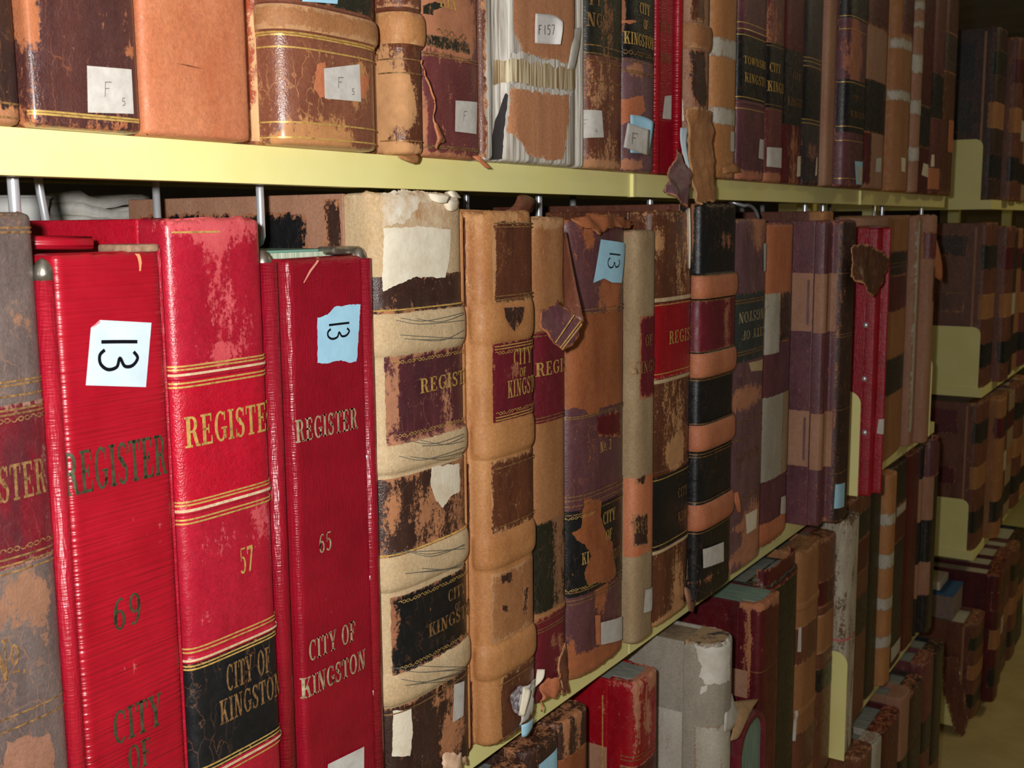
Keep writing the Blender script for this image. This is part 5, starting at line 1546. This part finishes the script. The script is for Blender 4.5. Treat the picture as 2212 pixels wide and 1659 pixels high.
b.rules([42, 70, 184, 278, 308, 388], GOLD)
b.text('CITY', 1842, 216, 10, DULLGOLD, wide=1.4); b.text('KINGSTON', 1836, 252, 12, DULLGOLD, wide=1.4)
b.sticker([(1845, 348), (1868, 350), (1866, 400), (1848, 398)], BLUE); b.sticker([(1850, 360), (1866, 360), (1864, 398), (1852, 396)], GREYPAPER)
b = abook('tan ledger with ragged dark spine leather and a blue scrap near its head', (1912, 200), -0.030, 0.016, 0.55, 'fadedtan', sh=0.03)
b.panel(-40, 62, L('wine'), name='title_label', rag=0.001); b.panel(178, 290, L('black'), name='black_label', rag=0.001, edge=0.4)
b.panel(290, 400, L('wine'), a=-0.2, c=0.3, name='ragged_leather', rag=0.004, edge=0.5)
b.sticker([(1892, 342), (1911, 340), (1910, 372), (1890, 372)], GREYPAPER)
b = abook('brown ledger with two white patched bands and a white joint, upper shelf', (1966, 200), -0.034, 0.024, 0.6, 'tanbrown', sh=0.03)
for y0, y1 in ((86, 110), (198, 222)):
    b.panel(y0, y1, L('greywhite'), name='paper_band', rag=0.001)
z1 = b.h
b.poly('white_joint', [(b.s0 * 0.25, 0.01), (b.s0 * 0.5, 0.01), (b.s0 * 0.5, z1), (b.s0 * 0.25, z1)], L('greywhite'), px=False, rag=0.003, edge=0.5)
b.panel(-40, 76, L('wine'), name='title_label', a=0.2, rag=0.001)
b.sticker([(1946, 340), (1962, 342), (1962, 372), (1946, 370)], CREAM)
b = abook('thin pale tan ledger with torn white patches, near the shelf end', (1990, 200), -0.030, 0.018, 0.6, 'fadedtan', sh=0.02)
for y0, y1 in ((0, 22), (44, 62), (116, 160), (216, 250), (318, 350)):
    b.panel(y0, y1, L('greywhite'), a=-0.2, name='torn_paper', rag=0.003, edge=0.5)
b = abook('dark wine ledger, third from the end of the upper shelf', (2012, 200), -0.018, 0.016, 0.55, 'wine')
b.panel(230, 320, L('black'), name='black_label'); b.rules([230, 322], DULLGOLD); b.sticker([(1994, 352), (2006, 358), (2004, 386), (1990, 378)], CREAM)
b = abook('dark oxblood ledger, second from the end of the upper shelf', (2037, 200), -0.018, 0.016, 0.55, 'oxblood')
b.panel(160, 260, L('black'), name='black_label', rag=0.001); b.sticker([(2012, 334), (2018, 334), (2018, 360), (2010, 360)], CREAM)
b.panel(366, 410, L('orange'), name='tan_foot', rag=0.002)
b = abook('dark chestnut ledger closing the upper shelf of the near range', (2063, 200), -0.018, 0.016, 0.55, 'chestnut')
b.panel(70, 160, L('darkbrown'), name='dark_label', rag=0.001); b.rules([136, 166], DULLGOLD); b.panel(260, 330, L('orange'), a=0.4, name='bare_patch', rag=0.003)
XA_END = b.xr

# ================================================================== LOWER SHELF
X = 0.70


def cbook(label, xl, xr, yf, top, mat, b_=0.016, e=0.55, **kw):
    o = Book(kw.pop('name', 'ledger'), label, xl, xr - xl, ZC, top - ZC, yf, b_, e, mat=L(mat) if isinstance(mat, str) else mat, group=kw.pop('group', G_C),
             cover=kw.pop('cover', L(mat) if isinstance(mat, str) else mat), leaves=kw.pop('leaves', GREYLEAVES), nz=80, **kw)
    return o


b = cbook('grey canvas book just under the middle shelf, beside a dark ledger', 0.745, 0.800, -0.03, 0.985, 'canvas')
b = cbook('dark ledger with tan scuffs, partly hidden under the middle shelf', 0.804, 0.858, -0.02, 0.985, 'darkbrown', wear=[(1120, 1640, 20, 20, 0.6)])
b = cbook('dark brown ledger with a blue note, below the tan ledger', 0.862, 0.928, -0.014, 0.99, 'darkbrown', wear=[(1150, 1600, 20, 10, 0.4)], b_=0.02)
b.sticker([(1164, 1652), (1203, 1614), (1205, 1680), (1160, 1690)], BLUE)
b = cbook('streaked dark and tan ledger left of the red book with grey leaf tops', 0.931, 0.997, -0.010, 0.99, 'darkbrown', wear=[(1225, 1560, 6, 80, 0.5), (1250, 1560, 6, 80, 0.45)], b_=0.022)
b.panel(1620, 1760, L('rust'), name='rust_panel', c=0.72, rag=0.001)
b = cbook('red ledger standing forward with scuffed corners and grey leaf tops', 1.072, 1.136, -0.026, 0.985, leather('scuffed_red', srgb(168, 14, 30), srgb(146, 10, 26), srgb(196, 130, 100), rough=0.34, wear=-0.36), b_=0.02, e=0.5,
          wear=[(1380, 1500, 10, 40, 0.4), (1400, 1540, 8, 60, 0.4), (1415, 1460, 16, 16, 0.5), (1376, 1580, 8, 50, 0.4)], pagedrop=0.0012, rag=0.003)
b.head_leaves(GREYLEAVES, 0.012)
b.panel(1638, 1800, L('wine'), name='lower_panel')
b.rules([1618, 1626], DULLGOLD)
z = b.zy(1626, 1372)
b.side('tan_side', [(b.b + 0.017, 0.002), (0.28, 0.002), (0.28, z), (b.b + 0.017, z)], L('fadedtan'))
m = MB()
for yy in (0.042, ):
    m.box(-b.hw - 0.0005, -b.hw + 0.0005, yy, yy + 0.0012, 0.245, b.h - 0.02)
m.build('cover_rule', GOLD, b.root)
b = cbook('large grey-white canvas ledger with torn white corner under the middle shelf', 1.216, 1.281, -0.066, 0.988, 'canvas', b_=0.030, e=0.8, leaves=plain('tan_leaf_tops', srgb(170, 146, 118), srgb(120, 104, 86), rough=0.8), pagedrop=0.004, rag=0.004, depth=0.36, sh=0.0)
b.head_leaves(plain('tan_head', srgb(176, 146, 112), srgb(66, 62, 58), scale=34, rough=0.85, lo=0.52, hi=0.6), 0.004)
b.panel(1560, 1760, L('greywhite'), name='white_canvas', rag=0.0004)
b.poly('torn_white', [(1500, 1392), (1530, 1400), (1578, 1378), (1576, 1470), (1540, 1478), (1524, 1480), (1512, 1462), (1516, 1440), (1506, 1420)], plain('white_lining', srgb(226, 222, 212), srgb(206, 200, 188), rough=0.9), rag=0.0024)
b.poly('torn_white', [(1515, 1485), (1528, 1480), (1526, 1494), (1512, 1500)], MATS['white_lining'], rag=0.0016, step=0.004)
z = b.zy(1545, 1500)
b.side('white_side', [(b.b + 0.017, 0.002), (0.34, 0.002), (0.34, z), (b.b + 0.017, z)], L('greywhite'))
b.sheet('torn_corner', [[(1570, 1500, -0.06), (1584, 1494, -0.056), (1580, 1516, -0.056)], [(1566, 1540, -0.066), (1586, 1530, -0.068), (1597, 1530, -0.06)], [(1564, 1580, -0.068), (1580, 1580, -0.07), (1592, 1560, -0.064)]], PAPER, 0.001)
b.sheet('tan_paper_tail', [[(1584, 1516, -0.054), (1612, 1512, -0.056), (1640, 1510, -0.06)], [(1590, 1540, -0.062), (1612, 1530, -0.068), (1624, 1530, -0.068)], [(1578, 1600, -0.07), (1592, 1598, -0.074), (1598, 1590, -0.074)]], plain('kraft_paper', srgb(186, 152, 112), srgb(164, 128, 92), rough=0.8), 0.001)
# --- book standing on its fore-edge, spine up
t = empty('ledger', (1.339, -0.068, ZC), 'small red ledger standing on its fore-edge, spine up, green leaves facing out', 'book', G_C)
hw, hh = 0.050, at(1640, 1531, -0.068).z - ZC
arc = [(hw * math.cos(a), hh - 0.04 + 0.04 * math.sin(a)) for a in [math.pi * k / 20 for k in range(21)]]
arci = [((hw - 0.007) * math.cos(a), hh - 0.04 + 0.032 * math.sin(a)) for a in [math.pi * k / 20 for k in range(21)]]
prof = [(hw, 0.0)] + arc + [(-hw, 0.0), (-hw + 0.007, 0.0)] + arci[::-1] + [(hw - 0.007, 0.0)]
m = MB()
na = len(arc)
vs = [(x, y, z) for y in (0.0, 0.30) for x, z in arc] + [(x, y, z) for y in (0.0, 0.30) for x, z in arci]
fs = []
for i in range(na - 1):
    fs += [(i, i + 1, na + i + 1, na + i), (2 * na + i + 1, 2 * na + i, 3 * na + i, 3 * na + i + 1), (i + 1, i, 2 * na + i, 2 * na + i + 1), (na + i, na + i + 1, 3 * na + i + 1, 3 * na + i)]
m.add(vs, fs).build('spine', L('maroon'), t, True)
MB().box(hw - 0.0065, hw - 0.0005, 0.0, 0.30, 0.0, hh - 0.04).build('back_cover', L('maroon'), t, bevel=0.001)
MB().box(-hw + 0.0005, -hw + 0.0065, 0.0, 0.30, 0.0, hh - 0.04).build('front_cover', L('maroon'), t, bevel=0.001)
for zz in (hh - 0.065, hh - 0.095):
    MB().tube([(-hw - 0.0005, -0.002, zz), (-hw - 0.0005, 0.28, zz)], 0.006, 12).build('raised_band', L('maroon'), t, True)
MB().prism([(x, z) for x, z in [(hw - 0.022, 0.006)] + [((hw - 0.022) if x > hw - 0.022 else x, z - 0.001) for x, z in arci] + [(-hw + 0.008, 0.006)]], 0, 0.28)
pg = MB()
pp = [(hw - 0.0075, 0.004)] + [(x * 0.97, z - 0.0012) for x, z in arci] + [(-hw + 0.0075, 0.004)]
n = len(pp)
pg.add([(x, 0.006, z) for x, z in pp] + [(x, 0.28, z) for x, z in pp], [tuple(range(n)), tuple(range(n, 2 * n))[::-1]] + [(i, n + i, n + (i + 1) % n, (i + 1) % n) for i in range(n)])
pg.build('page_block', GREENLEAVES, t)
b = cbook('tall maroon ledger with green leaf tops and a pale patch on its side', 1.397, 1.474, -0.056, 0.985, 'wine', b_=0.018, e=0.45, leaves=GREENLEAVES, pagedrop=0.001, rag=0.003, depth=0.34,
          wear=[(1618, 1380, 4, 90, 0.5), (1680, 1290, 14, 14, 0.5), (1650, 1310, 30, 8, 0.4)])
b.head_leaves(GREENLEAVES, 0.011)
b.rules([1440], DULLGOLD)
z0, z1 = b.zy(1505, 1600), b.zy(1446, 1600)
b.side('pale_patch', [(b.b + 0.002, z0), (0.28, z0), (0.28, z1), (b.b + 0.002, z1)], L('fadedtan'))
b = cbook('dark green-black ledger with grey leaf tops, right of the tall maroon one', 1.478, 1.618, -0.036, 0.985, 'greenblack', b_=0.02, pagedrop=0.002, rag=0.003)
b.head_leaves(GREYLEAVES, 0.012)
b.panel(1215, 1262, L('wine'), name='head_leather', rag=0.002, edge=0.5)
b = cbook('tan-brown ledger with faint bands and white labels, lower shelf', 1.660, 1.768, -0.026, 0.985, 'tanbrown', b_=0.024, e=0.65, bands=[(1300, 8, 0.002), (1520, 8, 0.002)], rag=0.003)
for y0, y1 in ((1340, 1420), (1560, 1650)):
    b.panel(y0, y1, L('brown'), name='worn_panel', rag=0.001)
b.sticker([(1725, 1356), (1731, 1354), (1730, 1408), (1722, 1408)], PAPER)
b.sticker([(1716, 1536), (1722, 1534), (1718, 1600), (1711, 1600)], PAPER)
b = cbook('brown ledger with tan bands, left of the grey-white stained book', 1.772, 1.858, -0.024, 0.975, 'brown', b_=0.022)
b.panel(1250, 1305, L('wine'), name='title_label'); b.panel(1320, 1400, L('tanbrown'), name='worn_panel', rag=0.001); b.panel(1430, 1480, L('black'), name='dark_label')
bookend(1.862, -0.045, 0.15, ZC, at(1810, 1412, -0.03).z - ZC, 'yellow bookend with a notched top left of the grey-white stained book')
b = cbook('narrow stained grey-white paper-backed book tied with a pink tape', 1.868, 1.945, -0.040, 0.992, leather('stained_paper', srgb(214, 206, 188), srgb(168, 152, 130), srgb(120, 92, 68), rough=0.85, wear=-0.16, wscale=45, streak=(1, 1, 0.2)), b_=0.024, e=0.7, rag=0.004)
b.rules([1372], plain('pink_tape', srgb(206, 110, 110), rough=0.7), w=0.004, name='tape')
b = cbook('brown and maroon mottled ledger, right of the stained grey-white book', 1.95, 2.12, -0.016, 1.0, 'brown', b_=0.024, rag=0.003)
b.panel(1110, 1170, L('greenblack'), name='dark_label', rag=0.001); b.panel(1170, 1240, L('wine'), name='title_label', rag=0.002, edge=0.5); b.panel(1290, 1370, L('black'), name='dark_label', rag=0.002, edge=0.5)
b = cbook('thin black ledger with a tan scuffed foot, lower shelf', 2.124, 2.21, -0.010, 1.0, 'greenblack', b_=0.02)
b = cbook('tan ledger crossed by four white paper bands, lower shelf', 2.214, 2.27, -0.024, 1.0, 'tan', b_=0.024, rag=0.003)
for y0, y1 in ((1110, 1135), (1195, 1225), (1285, 1310), (1360, 1385)):
    b.panel(y0, y1, L('greywhite'), name='paper_band', rag=0.002, edge=0.4)
b = cbook('maroon and black ledger right of the white-banded tan one', 2.274, 2.42, -0.012, 1.0, 'black', b_=0.02)
b.panel(1090, 1170, L('wine'), name='title_label', rag=0.002); b.panel(1095, 1115, L('greywhite'), a=0.3, name='paper_label'); b.panel(1380, 1410, L('greywhite'), a=0.3, name='paper_label')
b = cbook('dark wine ledger second from the end of the lower shelf', 2.424, 2.53, -0.012, 1.0, 'wine', b_=0.02)
b = cbook('last ledger on the lower shelf, black with tan and wine panels', 2.534, 2.665, -0.03, 1.0, 'black', b_=0.02, sh=0.03)
b.panel(1030, 1120, L('fadedtan'), name='tan_panel', a=-0.4, c=0.3); b.panel(1205, 1270, L('fadedtan'), name='tan_panel', a=-0.4, c=0.3, rag=0.002); b.panel(950, 1030, L('violet'), name='title_label')

# ================================================================== BOTTOM SHELF
cfg = [(1.95, 2.03, 'brown', 0.50), (2.034, 2.10, 'greywhite', 0.49), (2.104, 2.25, 'wine', 0.485), (2.254, 2.33, 'fadedtan', 0.50), (2.334, 2.46, 'darkbrown', 0.48), (2.464, 2.56, 'oxblood', 0.50), (2.564, 2.67, 'black', 0.49)]
labs = ['brown ledger at the left of those seen on the bottom shelf', 'grey-white ledger on the bottom shelf below the yellow lip', 'dark wine ledger with dull leaf tops on the bottom shelf', 'faded tan ledger on the bottom shelf, right of the wine one',
        'dark brown ledger on the bottom shelf near its end', 'oxblood ledger second from the end of the bottom shelf', 'black ledger closing the bottom shelf of the near range']
for (x0, x1, mt, tp), lb in zip(cfg, labs):
    o = Book('ledger', lb, x0, x1 - x0, ZD, tp + 0.025 - ZD, -0.055, 0.02, 0.55, mat=L(mt), group=G_D, cover=L(mt), leaves=GREYLEAVES, nz=50)
    z = o.h
    for k, mm in ((0.55, 'black'), (0.25, 'brown')):
        o.poly('panel', [(o.s0, z * k), (o.s1, z * k), (o.s1, z * (k + 0.16)), (o.s0, z * (k + 0.16))], L(mm), px=False, edge=0.3)

# ================================================================== behind the front rows, seen through the gap at upper left
RH = 0.462
rear = [('brown', 0.05), ('greywhite', 0.06), ('wine', 0.05), ('canvas', 0.07), ('darkbrown', 0.08)]
x = 0.36
for i, (mt, w) in enumerate(rear):
    m = MB()
    t = empty('ledger', (x, 0.37, ZB), ['brown', 'grey-white', 'wine red', 'grey canvas', 'dark brown'][i] + ' ledger in the rear row, only its top near the upper left gap', 'book', 'rear row books')
    MB().box(0.003, w - 0.003, 0.005, 0.235, 0.002, RH - 0.004).build('page_block', LEAVES, t)
    MB().box(0, 0.003, 0, 0.24, 0, RH).build('front_cover', L(mt), t)
    MB().box(w - 0.003, w, 0, 0.24, 0, RH).build('back_cover', L(mt), t)
    MB().box(0, w, 0.24, 0.246, 0, RH).build('spine', L(mt), t)
    x += w + 0.004
zt = ZB + RH + 0.0005
c0 = at(36, 440, 0.42)
t = empty('paper_cup', (c0.x, 0.42, zt), 'white paper cup standing behind the grey-brown book at the left edge', 'cup')
h = at(36, 426, 0.42).z - zt
m = MB().tube([(0, 0, 0.001), (0, 0, h * 0.5), (0, 0, h)], [0.022, 0.026, 0.030], 28, cap=False)
cw = plain('cup_paper', srgb(232, 232, 228), rough=0.5)
o = m.build('cup_wall', cw, t, True)
md = o.modifiers.new('solidify', 'SOLIDIFY'); md.thickness = 0.001
MB().tube([(0, 0, 0.0), (0, 0, 0.0015)], 0.0225, 28).build('cup_base', cw, t)
MB().tube([(0.030 * math.cos(a), 0.030 * math.sin(a), h) for a in [2 * math.pi * k / 28 for k in range(29)]], 0.0014, 8).build('cup_rim', cw, t, True)
p0, p1 = at(105, 455, 0.44), at(285, 460, 0.44)
for k in range(3):
    dz = zt + 0.0005 + k * 0.012
    vs, fs = [], []
    for j in range(5):
        for i in range(9):
            vs.append((p0.x + 0.01 + (p1.x - p0.x) * i / 8 * (0.98 - 0.05 * k), 0.40 + 0.035 * j + 0.004 * k, dz + 0.006 * math.sin(i * 0.9 + j * 0.5 + k) * 0.5 + 0.004 + (0.004 if i == 0 else 0)))
    for j in range(4):
        for i in range(8):
            fs.append((j * 9 + i, j * 9 + i + 1, j * 9 + i + 10, j * 9 + i + 9))
    o = mesh_obj('paper_sheaf', vs, fs, PAPER, None, True)
    md = o.modifiers.new('solidify', 'SOLIDIFY'); md.thickness = 0.009; md.offset = 1
    tag(o, ['lowest', 'middle', 'topmost'][k] + ' folded white paper bundle lying behind the two red binders', 'papers', 'folded white papers')

# ================================================================== THE FARTHER RANGE beyond the cross aisle
X2 = 3.30
for z, wh in ((2.07, 'above the highest far books'), (ZA, 'under the highest far books'), (ZB, 'under the second far row'), (ZC, 'under the third far row'), (ZD, 'under the lowest far row')):
    if z > 2:
        continue
    t = empty('steel_shelf', (X2, 0.0, z), 'yellow steel shelf of the far range beyond the gap, ' + wh, 'shelf', 'steel shelves of the far range')
    MB().box(0, 3.6, 0.0016, 0.6, -0.0016, 0).build('deck', STEEL, t)
    MB().box(0, 3.6, 0.0, 0.0016, -0.0255, 0.0).build('front_lip', STEEL, t)
    MB().box(0.0, 0.0016, 0.0016, 0.6, -0.0255, -0.0016).build('end_lip', STEEL, t)
for x in (X2 + 0.02, X2 + 1.2, X2 + 2.4, X2 + 3.58):
    tag(MB().box(x - 0.016, x + 0.016, 0.31, 0.35, 0.0, 2.1).build('upright_post', STEEL), 'yellow steel upright of the far range, %s one along' % {0: 'nearest', 1: 'second', 2: 'third', 3: 'last'}[int(round((x - X2) / 1.2))], 'post')
ends = [bookend(X2 + 0.004, 0.03, 0.16, ZA, 0.165, 'highest of the yellow bookends facing out on the far range'),
        bookend(X2 + 0.004, 0.012, 0.15, ZB, 0.172, 'second-highest yellow bookend facing out on the far range, beside a narrow one'),
        bookend(X2 + 0.004, 0.02, 0.15, ZC, 0.15, 'third yellow bookend down on the far range, above a grey box'),
        bookend(X2 + 0.004, 0.02, 0.15, ZD, 0.16, 'lowest yellow bookend on the far range, partly behind a hanging brown flap')]
rows = {ZA: [('darkbrown', 0.46), ('brown', 0.45), ('brown', 0.41), ('khaki', 0.42), ('wine', 0.40), ('tan', 0.42), ('brown', 0.40)],
        ZB: [('brown', 0.46), ('brown', 0.45), ('darkbrown', 0.44), ('tanbrown', 0.44), ('oxblood', 0.42), ('brown', 0.42)],
        ZC: [('brown', 0.43), ('tanbrown', 0.42), ('brown', 0.42), ('khaki', 0.40), ('brown', 0.41), ('tan', 0.40)],
        ZD: [('brown', 0.29), ('wine', 0.40), ('wine', 0.40), ('oxblood', 0.39), ('brown', 0.38), ('black', 0.38)]}
ords = ['first', 'second', 'third', 'fourth', 'fifth', 'sixth', 'seventh']
rown = {ZA: 'highest', ZB: 'second', ZC: 'third', ZD: 'lowest'}
cn = {'canvas': 'grey', 'tanbrown': 'tan-brown', 'brown': 'brown', 'darkbrown': 'dark brown', 'khaki': 'khaki', 'wine': 'wine red', 'tan': 'tan', 'oxblood': 'oxblood', 'black': 'black'}
random.seed(11)
for z0 in (ZA, ZB, ZC, ZD):
    x = X2 + 0.0075
    for i, (mt, h) in enumerate(rows[z0]):
        w = [0.15, 0.10, 0.12, 0.16, 0.14, 0.2, 0.2][i] * random.uniform(0.9, 1.1)
        yf = [0.0, -0.03, -0.02, -0.012, -0.02, -0.015, -0.02][i] + (0.0 if z0 != ZD else -0.02)
        o = Book('ledger', '%s ledger, %s from the gap in the %s row of the far range' % (cn[mt], ords[i], rown[z0]), x, w, z0, h, yf, 0.022, 0.55, mat=L(mt), group='far range books, %s row' % rown[z0], cover=L(mt), leaves=LEAVES, nz=40, rag=0.003)
        for k in range(3):
            a = (0.12 + 0.3 * k) * h
            o.poly('dark_panel' if k != 1 else 'worn_panel', [(o.s0, a), (o.s1, a), (o.s1, a + 0.15 * h), (o.s0, a + 0.15 * h)], L(['black', 'greywhite' if i % 4 == 2 else 'tanbrown', 'wine' if i % 2 else 'greenblack'][k]), px=False, rag=0.002, edge=0.4)
        if i == 0:                                  # its board faces the gap: panelled cover
            cov = {ZA: [(0.70, 0.93, 'black'), (0.40, 0.60, 'greenblack')], ZB: [(0.80, 0.93, 'darkbrown'), (0.46, 0.58, 'chestnut')], ZC: [(0.78, 0.95, 'wine'), (0.44, 0.56, 'wine')], ZD: [(0.05, 0.2, 'darkbrown')]}[z0]
            for a, c, mm in cov:
                o.side('cover_panel', [(0.06, a * h), (0.27, a * h), (0.27, c * h), (0.06, c * h)], L(mm), rag=0.003, edge=0.3)
            MB().box(-o.hw - 0.0009, -o.hw + 0.001, 0.034, 0.040, 0.01, h - 0.01).build('joint_line', L('fadedtan'), o.root)
            if z0 == ZD:                            # leather hanging off the lowest row
                pp = [(2036, 1420), (2070, 1418), (2074, 1470), (2086, 1500), (2084, 1530), (2092, 1556), (2082, 1590), (2066, 1586), (2056, 1560), (2050, 1530), (2038, 1500)]
                pp = [atX(q[0], q[1], X2 - 0.004) - o.org for q in pp]
                f_ = o.side('hanging_flap', [(q.y, q.z) for q in pp], L('brown'), rag=0.004, edge=0.3, lift=0.012)
                md = f_.modifiers.new('solidify', 'SOLIDIFY')
                md.thickness = 0.002
        x += w + 0.003
zl = ZD + 0.4
# things lying on the lowest far row
z = ZD + 0.292
t = empty('archive_box', (X2 + 0.01, 0.05, z), 'flat grey archive box with a blue edge lying on the lowest far row', 'box')
MB().box(0, 0.14, 0.0, 0.22, 0.0, 0.070).build('box_base', plain('grey_card', srgb(150, 132, 124), srgb(136, 118, 110), rough=0.8), t, bevel=0.001)
MB().box(-0.001, 0.141, -0.001, 0.221, 0.0705, 0.078).build('blue_lid_edge', plain('blue_edge', srgb(60, 100, 140), rough=0.7), t, bevel=0.001)
o = MB().box(X2 + 0.02, X2 + 0.14, 0.09, 0.24, z + 0.0785, z + 0.105).build('paper_bundle', CREAM, bevel=0.004)
tag(o, 'bundle of cream papers lying on the grey archive box', 'papers')
